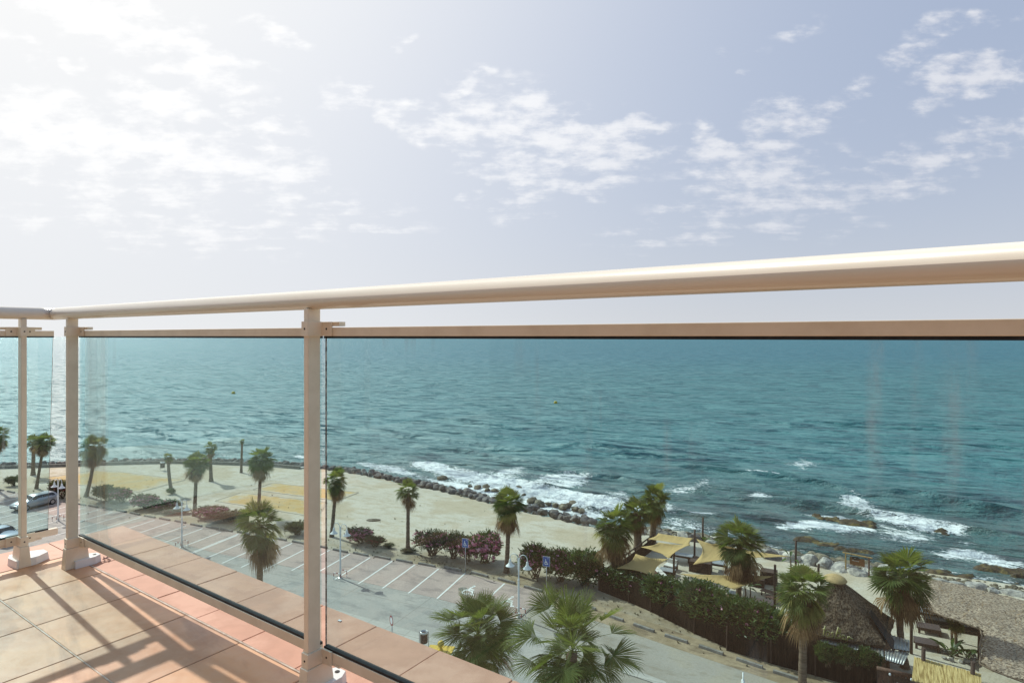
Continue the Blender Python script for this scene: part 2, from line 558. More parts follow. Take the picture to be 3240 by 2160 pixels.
def mat_sail():
    m, nt, out = nodes('sail_cloth')
    p = N(nt, 'ShaderNodeBsdfPrincipled', i_Roughness=.85)
    p.inputs['Specular IOR Level'].default_value = .15
    c = ramp(nt, noise(nt, 1.2, 4, .6), [(.3, (.60, .43, .19)), (.7, (.55, .385, .165))])
    L(nt, c, p.inputs['Base Color'])
    L(nt, bump(nt, noise(nt, 1.2, 2, .5, (3, .6, 1), R(40)), .5, .12), p.inputs['Normal'])
    t = N(nt, 'ShaderNodeBsdfTranslucent')
    t.inputs['Color'].default_value = (.60, .42, .17, 1)
    mx = N(nt, 'ShaderNodeMixShader', i_Fac=.22)
    L(nt, p.outputs[0], mx.inputs[1]); L(nt, t.outputs[0], mx.inputs[2])
    L(nt, mx.outputs[0], out.inputs[0])
    return m


M['sail'] = mat_sail()


def mat_corr():
    m = simple('corrugated_steel', (.40, .41, .40), (.30, .30, .29), 2.5, rough=.42, spec=.5, metal=.5, c3=(.33, .26, .20), lo=.3, hi=.8)
    return m


M['corr'] = mat_corr()


def mat_sea():
    m, nt, out = nodes('sea_water')
    geo = nt.nodes.new('ShaderNodeNewGeometry')
    pos = geo.outputs['Position']
    p = N(nt, 'ShaderNodeBsdfPrincipled')
    p.inputs['IOR'].default_value = 1.333
    p.inputs['Specular IOR Level'].default_value = .36
    deep = mixc(nt, maprange(nt, noise(nt, .035, 9, .78, (1, 1.7, 1), R(20), pos), .36, .66), (.066, .215, .224), (.048, .158, .172))  # two teal tones stand in for wave reflections that the bump loses far out
    spy = N(nt, 'ShaderNodeSeparateXYZ')
    L(nt, pos, spy.inputs[0])
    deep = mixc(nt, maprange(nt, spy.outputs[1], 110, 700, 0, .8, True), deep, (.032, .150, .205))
    shal = ramp(nt, noise(nt, .22, 6, .7, (1, 2.0, 1), R(28), pos), [(.40, (.046, .048, .040)), (.5, (.044, .078, .070)), (.60, (.042, .105, .098))])
    c = mixc(nt, attr(nt, 'shallow'), deep, shal)
    lace = noise(nt, .55, 6, .70, (1, 2.0, 1), R(28), pos, .9)
    lace2 = noise(nt, 2.2, 5, .65, (1, 1.8, 1), R(28), pos, .5)
    fo = attr(nt, 'foam')
    th = math_(nt, 'MULTIPLY_ADD', fo, -.78, 1.02)
    lv = math_(nt, 'MULTIPLY_ADD', math_(nt, 'SUBTRACT', math_(nt, 'MULTIPLY_ADD', lace2, .5, math_(nt, 'MULTIPLY', lace, .5)), .5), 3.4, .72)
    hi = math_(nt, 'ADD', th, .22)
    foam = math_(nt, 'MULTIPLY', maprange(nt, lv, th, hi, 0, 1, True), maprange(nt, fo, .02, .12, 0, 1))
    # small whitecaps offshore
    c = mixc(nt, foam, c, (.80, .82, .82))
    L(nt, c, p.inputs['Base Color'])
    L(nt, math_(nt, 'MULTIPLY_ADD', foam, .6, .11), p.inputs['Roughness'])
    h1 = noise(nt, .20, 3, .55, (.30, 1.35, 1), R(27), pos)
    h2 = noise(nt, .85, 4, .6, (.40, 1.25, 1), R(24), pos)
    h3 = noise(nt, 3.6, 3, .6, (.8, 1.0, 1), R(30), pos)
    h0 = noise(nt, .03, 5, .75, (.5, .9, 1), R(24), pos)
    n0 = bump(nt, h0, .8, 9.0)
    n1 = bump(nt, h1, .9, 2.6, n0)
    n2 = bump(nt, h2, .9, .85, n1)
    n3 = bump(nt, h3, .9, .26, n2)
    n4 = bump(nt, math_(nt, 'MULTIPLY', foam, lace2), .7, .25, n3)
    # ripples: facet slopes straight from vector noise
    nv = n4
    wind = maprange(nt, noise(nt, .045, 5, .7, (.5, 1.3, 1), R(24), pos), .44, .57, .45, 1.12)
    for scl, amp, st in ((.33, 3.6, (.40, 1.5, 1)), (1.7, 2.0, (.6, 1.2, 1))):
        mp = N(nt, 'ShaderNodeMapping', vector_type='TEXTURE')
        mp.inputs['Rotation'].default_value = (0, 0, R(-24))
        mp.inputs['Scale'].default_value = [1 / s_ for s_ in st]
        L(nt, pos, mp.inputs[0])
        t = N(nt, 'ShaderNodeTexNoise', i_Scale=scl, i_Detail=2.0, i_Roughness=.6)
        L(nt, mp.outputs[0], t.inputs['Vector'])
        v1 = N(nt, 'ShaderNodeVectorMath', operation='SUBTRACT')
        L(nt, t.outputs['Color'], v1.inputs[0]); v1.inputs[1].default_value = (.5, .5, .5)
        v2 = N(nt, 'ShaderNodeVectorMath', operation='MULTIPLY')
        L(nt, v1.outputs[0], v2.inputs[0]); v2.inputs[1].default_value = (amp, amp, 0)
        v5 = N(nt, 'ShaderNodeVectorMath', operation='SCALE')
        L(nt, v2.outputs[0], v5.inputs[0]); L(nt, wind, v5.inputs['Scale'])
        v3 = N(nt, 'ShaderNodeVectorMath', operation='ADD')
        L(nt, nv, v3.inputs[0]); L(nt, v5.outputs[0], v3.inputs[1])
        nv = v3.outputs[0]
    v4 = N(nt, 'ShaderNodeVectorMath', operation='NORMALIZE')
    L(nt, nv, v4.inputs[0])
    L(nt, v4.outputs[0], p.inputs['Normal'])
    p.inputs['Specular IOR Level'].default_value = 0.0
    # wave-roughened water never mirrors the whole sky: reflectance levels off towards grazing
    dt = N(nt, 'ShaderNodeVectorMath', operation='DOT_PRODUCT')
    L(nt, v4.outputs[0], dt.inputs[0]); L(nt, geo.outputs['Incoming'], dt.inputs[1])
    cs = math_(nt, 'SUBTRACT', 1.0, math_(nt, 'MAXIMUM', dt.outputs['Value'], 0.0), clamp=True)
    fr = math_(nt, 'MINIMUM', math_(nt, 'MULTIPLY_ADD', math_(nt, 'POWER', cs, 5.0), .98, .02), .30)
    fr = math_(nt, 'MULTIPLY', fr, math_(nt, 'MULTIPLY_ADD', foam, -.85, 1.0))
    gl = N(nt, 'ShaderNodeBsdfGlossy', i_Roughness=.21)
    L(nt, v4.outputs[0], gl.inputs['Normal'])
    # the unresolved ripples spread the sun's reflection into a broad sheen
    gl2 = N(nt, 'ShaderNodeBsdfGlossy', i_Roughness=.46)
    L(nt, v4.outputs[0], gl2.inputs['Normal'])
    gm_ = N(nt, 'ShaderNodeMixShader', i_Fac=.55)
    L(nt, gl.outputs[0], gm_.inputs[1]); L(nt, gl2.outputs[0], gm_.inputs[2])
    mx = N(nt, 'ShaderNodeMixShader')
    L(nt, fr, mx.inputs[0]); L(nt, p.outputs[0], mx.inputs[1]); L(nt, gm_.outputs[0], mx.inputs[2])
    L(nt, mx.outputs[0], out.inputs[0])
    return m


M['sea'] = mat_sea()

# ---------------------------------------------------------------- camera, sun, sky
AZ, EL = R(-50.5), R(40.5)
SUN = Vector((math.sin(AZ) * math.cos(EL), math.cos(AZ) * math.cos(EL), math.sin(EL)))
cam = bpy.data.cameras.new('camera')
cam.sensor_width = 36
cam.lens = FOC / 3240 * 36
cam.shift_y = -(1080 - HOR) / 3240
cam.clip_start = .05
cam.clip_end = 60000
co = link(bpy.data.objects.new('camera', cam))
co.location = (0, 0, EYE)
co.rotation_euler = (R(90), 0, 0)
SC.camera = co

sl = bpy.data.lights.new('sun', 'SUN')
sl.energy = 4.6
sl.angle = R(.55)
sl.color = (1.0, .95, .86)
so = link(bpy.data.objects.new('sun', sl))
so.location = (-30, 30, 60)
so.rotation_euler = SUN.to_track_quat('Z', 'Y').to_euler()

# clouds: (u, v in the photograph, half width, half height, tilt deg, weight)
CLOUDS = [(330, 60, 330, 70, -22, 1.0), (560, 150, 240, 70, -22, .95), (60, 140, 120, 30, -20, .5), (250, 215, 70, 18, -28, .6), (880, 115, 110, 26, -20, .75), (770, 195, 90, 20, -12, .5),
          (1265, 125, 40, 18, 20, .5), (1090, 310, 90, 40, 12, .75), (800, 330, 90, 26, -8, .8), (850, 390, 90, 26, -8, .75), (560, 330, 210, 60, -20, .9), (350, 340, 60, 14, 0, .6), (60, 285, 70, 20, -10, .6), (160, 305, 50, 12, 0, .6),
          (180, 430, 330, 110, -12, .95), (620, 470, 380, 95, -12, .95), (300, 560, 360, 60, -10, .7), (820, 560, 260, 45, -8, .6),
          (1300, 350, 110, 38, -10, .75), (1400, 395, 120, 55, -15, .85), (1480, 260, 80, 30, 12, .7), (1680, 430, 260, 110, -8, 1.0), (1850, 460, 270, 85, 4, .95), (1640, 560, 170, 60, 0, .7), (1870, 590, 120, 26, 5, .6), (1560, 640, 120, 20, 0, .45),
          (1010, 640, 260, 34, -5, .5), (1000, 720, 330, 30, -3, .4), (500, 720, 500, 60, -4, .5), (1680, 675, 120, 22, 4, .4),
          (2230, 430, 55, 55, 0, .95), (2350, 500, 220, 65, 14, .85), (2560, 350, 170, 65, 12, .7), (2420, 610, 330, 90, 10, .7), (2100, 740, 230, 40, 5, .4), (2450, 720, 380, 45, 6, .4),
          (2900, 530, 240, 70, 14, .65), (3130, 440, 200, 60, 16, .65), (2700, 590, 260, 40, 14, .5), (3050, 250, 200, 65, 18, .75), (2880, 175, 90, 30, 20, .7), (2970, 80, 90, 34, 15, .65), (3120, 50, 110, 24, 18, .5), (2510, 85, 80, 26, 18, .35), (2340, 170, 90, 20, 5, .3), (2390, 250, 50, 14, 5, .35), (3230, 240, 60, 40, 10, .5)]

w = bpy.data.worlds.new('World')
SC.world = w
w.use_nodes = True
nt = w.node_tree
nt.nodes.clear()
wo = nt.nodes.new('ShaderNodeOutputWorld')
bg = nt.nodes.new('ShaderNodeBackground')
sky = nt.nodes.new('ShaderNodeTexSky')
sky.sky_type = 'NISHITA'
sky.sun_disc = False
sky.sun_elevation = EL
sky.sun_rotation = 2 * math.pi + AZ
sky.altitude = 20
sky.air_density = 1.0
sky.dust_density = 3.0
sky.ozone_density = 1.6
tc = nt.nodes.new('ShaderNodeTexCoord')
dirv = tc.outputs['Generated']
sp = nt.nodes.new('ShaderNodeSeparateXYZ')
L(nt, dirv, sp.inputs[0])
dx, dy, dz = sp.outputs
# bright haze veil, thicker near the horizon and towards the sun
sd = N(nt, 'ShaderNodeVectorMath', operation='DOT_PRODUCT')
L(nt, dirv, sd.inputs[0])
sd.inputs[1].default_value = SUN
zc = math_(nt, 'MAXIMUM', dz, 0.0)
veil = math_(nt, 'POWER', 2.718, math_(nt, 'MULTIPLY', zc, -5.0))
low = veil
veil = math_(nt, 'MULTIPLY_ADD', veil, .22, .70)
glow = math_(nt, 'POWER', maprange(nt, sd.outputs['Value'], .18, 1.0, 0, 1), 2.0)
veil = math_(nt, 'ADD', veil, math_(nt, 'MULTIPLY', glow, .4), clamp=True)
vcol = mixc(nt, low, (5.6, 6.75, 9.2), (8.6, 8.95, 9.4))
vcol = mixc(nt, glow, vcol, (12.5, 12.4, 12.1))
base = mixc(nt, veil, sky.outputs[0], vcol)
# cloud sheet seen in perspective
yq = math_(nt, 'MAXIMUM', dy, .02)
zq = math_(nt, 'ADD', zc, .045)
cp = N(nt, 'ShaderNodeCombineXYZ')
L(nt, math_(nt, 'DIVIDE', dx, zq), cp.inputs[0])
L(nt, math_(nt, 'DIVIDE', dy, zq), cp.inputs[1])
gp = N(nt, 'ShaderNodeCombineXYZ')
L(nt, math_(nt, 'DIVIDE', dx, yq), gp.inputs[0])
L(nt, math_(nt, 'DIVIDE', dz, yq), gp.inputs[1])
wz = N(nt, 'ShaderNodeTexNoise', i_Scale=9.0, i_Detail=3.0, i_Roughness=.6)
L(nt, gp.outputs[0], wz.inputs['Vector'])
wsub = N(nt, 'ShaderNodeVectorMath', operation='SUBTRACT')
L(nt, wz.outputs['Color'], wsub.inputs[0])
wsub.inputs[1].default_value = (.5, .5, .5)
wsc = N(nt, 'ShaderNodeVectorMath', operation='SCALE')
wsc.inputs['Scale'].default_value = .10
L(nt, wsub.outputs[0], wsc.inputs[0])
gw = N(nt, 'ShaderNodeVectorMath', operation='ADD')
L(nt, gp.outputs[0], gw.inputs[0]); L(nt, wsc.outputs[0], gw.inputs[1])
mask = None
for (u, v, a, b, t, wt) in CLOUDS:
    mp = N(nt, 'ShaderNodeMapping', vector_type='TEXTURE')
    mp.inputs['Location'].default_value = ((u - 1620) / FOC, (HOR - v) / FOC, 0)
    mp.inputs['Rotation'].default_value = (0, 0, R(t))
    mp.inputs['Scale'].default_value = (a * 1.5 / FOC, b * 1.75 / FOC, 1)
    L(nt, gw.outputs[0], mp.inputs[0])
    ln = N(nt, 'ShaderNodeVectorMath', operation='LENGTH')
    L(nt, mp.outputs[0], ln.inputs[0])
    e = maprange(nt, ln.outputs['Value'], .25, 1.0, wt, 0.0, True)
    mask = e if mask is None else math_(nt, 'MAXIMUM', mask, e)
mask = math_(nt, 'MULTIPLY', mask, math_(nt, 'GREATER_THAN', dy, .05))
n1 = N(nt, 'ShaderNodeTexNoise', i_Scale=2.6, i_Detail=7.0, i_Roughness=.62)
mpc = N(nt, 'ShaderNodeMapping')
mpc.inputs['Rotation'].default_value = (0, 0, R(20))
mpc.inputs['Scale'].default_value = (.75, 1.35, 1)
L(nt, cp.outputs[0], mpc.inputs[0])
L(nt, mpc.outputs[0], n1.inputs['Vector'])
n2 = N(nt, 'ShaderNodeTexNoise', i_Scale=24.0, i_Detail=5.0, i_Roughness=.58)
mpd = N(nt, 'ShaderNodeMapping')
mpd.inputs['Scale'].default_value = (.7, 1.5, 1)
L(nt, gp.outputs[0], mpd.inputs[0])
L(nt, mpd.outputs[0], n2.inputs['Vector'])
nn = math_(nt, 'MULTIPLY_ADD', n2.outputs['Fac'], .55, math_(nt, 'MULTIPLY', n1.outputs['Fac'], .45))
dens = math_(nt, 'ADD', math_(nt, 'MULTIPLY', mask, .62), math_(nt, 'MULTIPLY', math_(nt, 'SUBTRACT', nn, .5), 4.6))
cl = maprange(nt, dens, .07, .92, 0, 1, True)
cl = math_(nt, 'MULTIPLY', cl, maprange(nt, mask, 0.02, .30, 0, 1))
cl = math_(nt, 'MULTIPLY', cl, maprange(nt, zc, .02, .30, .40, .70))
ccol = mixc(nt, maprange(nt, sd.outputs['Value'], .2, .85, 0, 1, True), (9.2, 9.3, 10.0), (13.6, 13.5, 13.4))
ccol = mixc(nt, maprange(nt, nn, .45, .62, 0, .4), ccol, (12.6, 12.6, 12.6))
fin = mixc(nt, cl, base, ccol)
L(nt, fin, bg.inputs['Color'])
bg.inputs['Strength'].default_value = .082
L(nt, bg.outputs[0], wo.inputs[0])
SC.view_settings.view_transform = 'Standard'
SC.view_settings.look = 'None'
SC.view_settings.exposure = 0.0
SC.view_settings.gamma = 1.0
try:
    SC.cycles.use_denoising = True
    SC.cycles.transparent_max_bounces = 16
    SC.cycles.max_bounces = 8
    SC.cycles.caustics_reflective = False
    SC.cycles.caustics_refractive = False
except Exception:
    pass

# ================================================================ the balcony
ZF = EYE - .935
D1 = Vector((-.8196, .5731, 0)).normalized()
D2 = Vector((D1.y, -D1.x, 0))
OB = Vector((-.519, 1.578, ZF))
UP = Vector((0, 0, 1))


def W(a, b, z=0.0):
    return OB + D1 * a + D2 * b + UP * z


rng = random.Random(7)
bal = thing('balcony', 'terracotta tiled balcony floor with pink edge slabs behind the glass balustrade', 'balcony', W(0, 0))
mb = MB()
G1 = [.415 + .3225 * k for k in range(-12, 5)]
G2 = [.05 - .319 * k for k in range(0, 10)]
g = .0015
for i in range(len(G1) - 1):
    for j in range(len(G2) - 1):
        mb.tone = rng.random()
        a0, a1, b0, b1 = G1[i] + g, G1[i + 1] - g, G2[j + 1] + g, G2[j] - g
        dz = rng.uniform(-.0006, .0006)
        c = .0025
        lo = [W(a0, b0, -.012), W(a1, b0, -.012), W(a1, b1, -.012), W(a0, b1, -.012)]
        mid = [W(a0, b0, -.002 + dz), W(a1, b0, -.002 + dz), W(a1, b1, -.002 + dz), W(a0, b1, -.002 + dz)]
        top = [W(a0 + c, b0 + c, dz), W(a1 - c, b0 + c, dz), W(a1 - c, b1 - c, dz), W(a0 + c, b1 - c, dz)]
        il, im, it = [mb.vert(p) for p in lo], [mb.vert(p) for p in mid], [mb.vert(p) for p in top]
        mb.face(it[::-1])
        for k in range(4):
            q = (k + 1) % 4
            mb.face((im[k], it[k], it[q], im[q]))
            mb.face((il[k], im[k], im[q], il[q]))
part(mb, 'floor_tiles', M['tiles'], bal)
mb = MB()
mb.quad(W(-4, -3.2, -.0018), W(1.72, -3.2, -.0018), W(1.72, .06, -.0018), W(-4, .06, -.0018))
for k in range(1, 9):       # wider pale joints along the balcony
    b = G2[k]
    if k == 1:
        mb.box(W(-1, b, -.0012), D1 * 2.7, D2 * .0022, UP * .0012, 1)
mb.box(W(-1.2, .0545, -.002), D1 * 2.9, D2 * .0028, UP * .0012, 1)
part(mb, 'grout', [M['grout'], M['palegrout']], bal)
mb = MB()
e = [.422 + .268 * k for k in range(-14, 6)]
e = [x for x in e if x < 1.62] + [1.975]
for i in range(len(e) - 1):
    mb.tone = rng.random()
    a0, a1 = e[i] + .0016, e[i + 1] - .0016
    mb.prism([W(a0, .059), W(a1, .059), W(a1, .365), W(a0, .365)], ZF - .03, ZF - .001 + rng.uniform(-.001, .0015))
b = .055
while b > -3:
    mb.tone = rng.random()
    mb.prism([W(1.712, b - .266), W(1.975, b - .266), W(1.975, b), W(1.712, b)], ZF - .03, ZF - .001 + rng.uniform(-.001, .001))
    b -= .2685
part(mb, 'edge_coping', M['coping'], bal, bevel=.002)
mb = MB()
mb.prism([W(-4, -3.2), W(1.95, -3.2), W(1.95, .34), W(-4, .34)], ZF - .26, ZF - .0305)
part(mb, 'slab', M['slab'], bal)
mb = MB()
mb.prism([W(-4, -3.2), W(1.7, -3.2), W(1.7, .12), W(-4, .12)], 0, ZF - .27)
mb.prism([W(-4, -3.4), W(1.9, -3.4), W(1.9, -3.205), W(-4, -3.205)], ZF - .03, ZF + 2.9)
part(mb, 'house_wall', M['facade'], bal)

rail = thing('balcony_railing', 'cream metal balustrade with tinted glass panes and round handrail on balcony', 'balcony railing', W(0, 0))


class Fr:
    """a run of railing: origin, direction along (towards the corner), outward"""
    def __init__(s, o, a, n):
        s.o, s.a, s.n = o, a, n

    def __call__(s, a, n, z):
        return s.o + s.a * a + s.n * n + UP * z

    def box(s, mb, a0, a1, n0, n1, z0, z1, m=0):
        mb.box(s((a0 + a1) / 2, (n0 + n1) / 2, (z0 + z1) / 2), s.a * (a1 - a0) / 2, s.n * (n1 - n0) / 2, UP * (z1 - z0) / 2, m)


CA = 1.725
FR = Fr(W(0, 0), D1, D2)
FL = Fr(W(CA, 0), D2, D1)


def clamp(f, a0, z0, z1, left=True, right=True, upper=True):
    mb = MB()
    f.box(mb, a0 - .0132, a0 + .0132, -.0232, .0236, z0, z1)
    for s, on in ((-1, right), (1, left)):
        if not on: continue
        x0, x1 = sorted((a0 + s * .0128, a0 + s * .049))
        f.box(mb, x0, x1, .0205, .0262, z0 + .0005, z1 - .0005)
        y0, y1 = sorted((a0 + s * .0128, a0 + s * .074))
        if upper:
            f.box(mb, y0, y1, .0265, .047, z1 - .012, z1 - .0008)
        else:
            f.box(mb, y0, y1, .0265, .047, z0 + .0006, z0 + .006)
        c = f(a0 + s * .031, .0205, (z0 + z1) / 2)
        mb.tube([c + f.n * .001, c - f.n * .0008], .0031, 10, 1)
    c = f(a0, -.0232, (z0 + z1) / 2)
    mb.tube([c + f.n * .001, c - f.n * .0008], .0031, 10, 1)
    return mb


def post(f, a0, feet=1):
    mb = MB()
    f.box(mb, a0 - .0092, a0 + .0092, -.019, .019, .07, 1.006)
    p = part(mb, 'post', M['cream'], rail, bevel=.0018)
    o = part(clamp(f, a0, .935, .973), 'upper_clamp', [M['cream'], M['screw']], p, base=rail, bevel=.0008)
    o = part(clamp(f, a0, .083, .121, upper=False), 'lower_clamp', [M['cream'], M['screw']], p, base=rail, bevel=.0008)
    mb = MB()
    bot = [f(a0 - .021, -.031, 0), f(a0 + .021, -.031, 0), f(a0 + .021, .058, 0), f(a0 - .021, .058, 0)]
    top = [f(a0 - .0155, -.0262, 0), f(a0 + .0155, -.0262, 0), f(a0 + .0155, .049, 0), f(a0 - .0155, .049, 0)]
    mb.prism(bot, ZF, ZF + .0825, 0, top)
    part(mb, 'boot', M['cream'], p, base=rail, bevel=.002)
    mb = MB()
    pl = [(-.034, .0), (-.034, .072), (-.018, .098), (.018, .098), (.034, .072), (.034, .0)]
    if feet == 2:
        pl = [(-.028, -.03), (-.034, .055), (-.018, .098), (.030, .098), (.095, .062), (.095, .012), (.04, -.026)]
    mb.prism([f(a0 + x, y, 0) for x, y in pl], ZF, ZF + .030, 0, [f(a0 + x * .95, y * .97, 0) for x, y in pl])
    c = f(a0 - .002, .079, .0302)
    mb.tube([c, c + UP * .0012], .007, 12, 1)
    part(mb, 'foot_plate', [M['white_metal'], M['screw']], p, base=rail, bevel=.004)
    return p


post(FR, 0)
post(FR, 1.54)
post(FR, -1.54)
post(FL, -.109, 2)
post(FL, -1.65)


def pane(f, a0, a1, b0=None, b1=None, gask=(None, None), sealed=True):
    b0 = a0 if b0 is None else b0
    b1 = a1 if b1 is None else b1
    mb = MB()
    pts = [(b0, .096), (b1, .096), (a1, .955), (a0, .955)]
    fr = [mb.vert(f(x, .0335, z)) for x, z in pts]
    bk = [mb.vert(f(x, .0385, z)) for x, z in pts]
    mb.face(fr)
    mb.face(bk[::-1])
    for i in range(4):
        j = (i + 1) % 4
        mb.face((fr[i], bk[i], bk[j], fr[j]), 1 if sealed else 0)
    p = part(mb, 'glass_pane', [M['glass'], M['glass_edge']], rail)
    mb = MB()
    f.box(mb, gask[0] if gask[0] is not None else a0, a1, .0285, .0435, .9295, .9352)
    part(mb, 'upper_gasket', M['rubber'], p, base=rail)
    mb = MB()
    f.box(mb, b0, b1, .0285, .0425, .1168, .1232)
    part(mb, 'lower_gasket', M['rubber'], p, base=rail)


def channels(f, a0, a1, c0=None, c1=None):
    mb = MB()
    f.box(mb, a0, a1, .0268, .0455, .9352, .9578)
    part(mb, 'top_channel', M['cream'], rail, bevel=.0012)
    mb = MB()
    f.box(mb, a0 if c0 is None else c0, a1 if c1 is None else c1, .0264, .0458, .090, .1168)
    part(mb, 'bottom_channel', M['cream'], rail, bevel=.0012)


pane(FR, .012, 1.556, sealed=False)
pane(FR, -1.528, -.0105)
pane(FR, -2.4, -1.552)
pane(FL, -1.62, .008, -1.62, -.012)
channels(FR, .014, 1.526)
channels(FR, -1.526, -.014)
channels(FR, -2.4, -1.554)
channels(FL, -2.4, .008, -2.4, .022)


def handrail(f, a0, a1):
    mb = MB()
    n = 40
    rings = []
    for k, (a, mit) in enumerate(((a0, 0), (a1 - .05, 0), (a1 - .0008, 1))):
        rings.append([mb.vert(f(a + (math.cos(2 * math.pi * i / n) * .025 if mit else 0), math.cos(2 * math.pi * i / n) * .025, 1.029 + math.sin(2 * math.pi * i / n) * .025)) for i in range(n)])
    for q in range(2):
        for i in range(n):
            j = (i + 1) % n
            mb.face((rings[q][i], rings[q][j], rings[q + 1][j], rings[q + 1][i]))
    mb.face(rings[0]); mb.face(rings[2][::-1])
    o = part(mb, 'handrail', M['rail'], rail, smooth=False)
    o.data.polygons.foreach_set('use_smooth', [len(p.vertices) == 4 for p in o.data.polygons])


handrail(FR, -2.6, CA)
handrail(FL, -2.6, 0)

# a dry leaf by the corner post and a scrap of paper on the ledge
mb = MB()
c = W(1.52, .118, 0)
for k in range(7):
    a = k * .9
    d = Vector((math.cos(a), math.sin(a), 0))
    q = c + d * .004 * k * .5
    mb.tri(q + UP * .002, q + d * .016 + UP * .011, q + Vector((-d.y, d.x, 0)) * .012 + UP * .004)
solo(mb, 'dead_leaf', simple('dead_leaf_brown', (.16, .05, .04), None, 40), 'small curled dark red leaf lying beside the corner post foot', 'leaf', origin=c)
mb = MB()
c = G(4, 457, 687, ZF) + UP * .001
mb.box(c, D1 * .006, D2 * .004, UP * .0012)
solo(mb, 'paper_scrap', M['signwhite'], 'tiny white scrap lying on the pink outer ledge', 'scrap', origin=c)

# ================================================================ land
# top edge of the shore (sand meets rocks), from far left to right
WALL = [(-190, -160), (-150, -60), (-128, 0), (-117, 45), (-104, 72), (-90, 84), (-74.6, 88.5), (-67.9, 89.5), (-59.5, 91.1), (-51.5, 92.2), (-44.5, 91.6), (-36, 90.2), (-30.4, 88.3), (-26.7, 87.2), (-21.1, 84.0), (-13.4, 78.4), (-6.4, 73.2), (-1.9, 68.9), (3.6, 64.4), (8.2, 60.7),  # unseen far-left bend added so the shore's reflection sits lower in the glass
        (13.4, 58.2), (17.0, 56.4), (21.8, 52.6), (24.3, 50.9), (27.1, 48.9), (33.2, 46.6), (37.5, 44.4), (48, 39.5), (70, 29), (130, -5), (300, -90)]
WP = np.array(WALL, float)


def sdist(x, y):
    """signed distance to the shore edge: positive on the sea side"""
    best = np.full(x.shape, 1e9)
    sg = np.zeros(x.shape)
    for i in range(len(WP) - 1):
        a, b = WP[i], WP[i + 1]
        d = b - a
        t = np.clip(((x - a[0]) * d[0] + (y - a[1]) * d[1]) / (d @ d), 0, 1)
        px, py = a[0] + t * d[0], a[1] + t * d[1]
        q = np.hypot(x - px, y - py)
        cr = d[0] * (y - a[1]) - d[1] * (x - a[0])
        m = q < best
        best = np.where(m, q, best)
        sg = np.where(m, np.sign(cr), sg)
    return best * sg


def polydist(x, y, pts):
    best = np.full(x.shape, 1e9)
    for i in range(len(pts) - 1):
        a, b = np.array(pts[i][:2]), np.array(pts[i + 1][:2])
        d = b - a
        t = np.clip(((x - a[0]) * d[0] + (y - a[1]) * d[1]) / max(d @ d, 1e-9), 0, 1)
        best = np.minimum(best, np.hypot(x - a[0] - t * d[0], y - a[1] - t * d[1]))
    return best


def inpoly(x, y, pts):
    r = np.zeros(x.shape, bool)
    n = len(pts)
    for i in range(n):
        x0, y0 = pts[i][0], pts[i][1]
        x1, y1 = pts[(i + 1) % n][0], pts[(i + 1) % n][1]
        c = ((y0 > y) != (y1 > y)) & (x < (x1 - x0) * (y - y0) / (y1 - y0 + 1e-12) + x0)
        r ^= c
    return r


def grid_mesh(name, xs, ys, zf, mats, attrs=None, smooth=True):
    X, Y = np.meshgrid(xs, ys)
    Z = zf(X, Y)
    nx, ny = len(xs), len(ys)
    co_ = np.stack([X, Y, Z], -1).reshape(-1, 3)
    ii = np.arange(nx * ny).reshape(ny, nx)
    f = np.stack([ii[:-1, :-1], ii[:-1, 1:], ii[1:, 1:], ii[1:, :-1]], -1).reshape(-1, 4)
    me = bpy.data.meshes.new(name)
    me.vertices.add(len(co_))
    me.vertices.foreach_set('co', co_.astype(np.float32).ravel())
    me.loops.add(f.size)
    me.loops.foreach_set('vertex_index', f.astype(np.int32).ravel())
    me.polygons.add(len(f))
    me.polygons.foreach_set('loop_start', np.arange(0, f.size, 4, dtype=np.int32))
    me.polygons.foreach_set('loop_total', np.full(len(f), 4, np.int32))
    me.polygons.foreach_set('use_smooth', np.full(len(f), smooth))
    for m in mats: me.materials.append(m)
    for k, fn in (attrs or {}).items():
        a = me.attributes.new(k, 'FLOAT', 'POINT')
        a.data.foreach_set('value', fn(X, Y).astype(np.float32).ravel())
    me.update(calc_edges=True)
    me.validate()
    return me


DIRTLINES = [[(-60, 75), (-48, 69.6), (-33.5, 63), (-15, 54.8), (-9, 52.3)], [(-9, 52.3), (-4.6, 50.4), (2, 46.8), (6.5, 43.5), (12, 38.2), (18, 33.6), (24, 28.5)]]


def land_z(x, y):
    d = sdist(x, y)
    wide = np.clip((x - 6) / 8, 0, 1)
    run = 4.5 + 7.5 * wide
    s = np.clip(d / run, 0, 1.6)
    z = -2.9 * s ** .8
    return np.where(d <= 0, 0.0, z)


def land_dirt(x, y):
    d0 = polydist(x, y, DIRTLINES[0])
    d1 = polydist(x, y, DIRTLINES[1])
    dirt = np.maximum(.55 * np.exp(-(d0 / 1.5) ** 2), .9 * np.exp(-(d1 / 2.1) ** 2))
    return np.clip(dirt, 0, 1)


xs = np.concatenate([np.linspace(-320, -100, 45)[:-1], np.arange(-100, 60, 1.0), np.linspace(60, 320, 40)])
ys = np.concatenate([np.linspace(-120, 20, 20)[:-1], np.arange(20, 104, 1.0)])
me = grid_mesh('ground', xs, ys, land_z, [M['ground']], {'tone': land_dirt})
o = link(bpy.data.objects.new('ground', me))
o['kind'] = 'structure'


def sheet(name, poly, z, mat, th=None):
    mb = MB()
    pts = [(p[0], p[1]) for p in poly]
    mb.prism(pts, z - (th or .02), z)
    return struct(mb, name, mat)


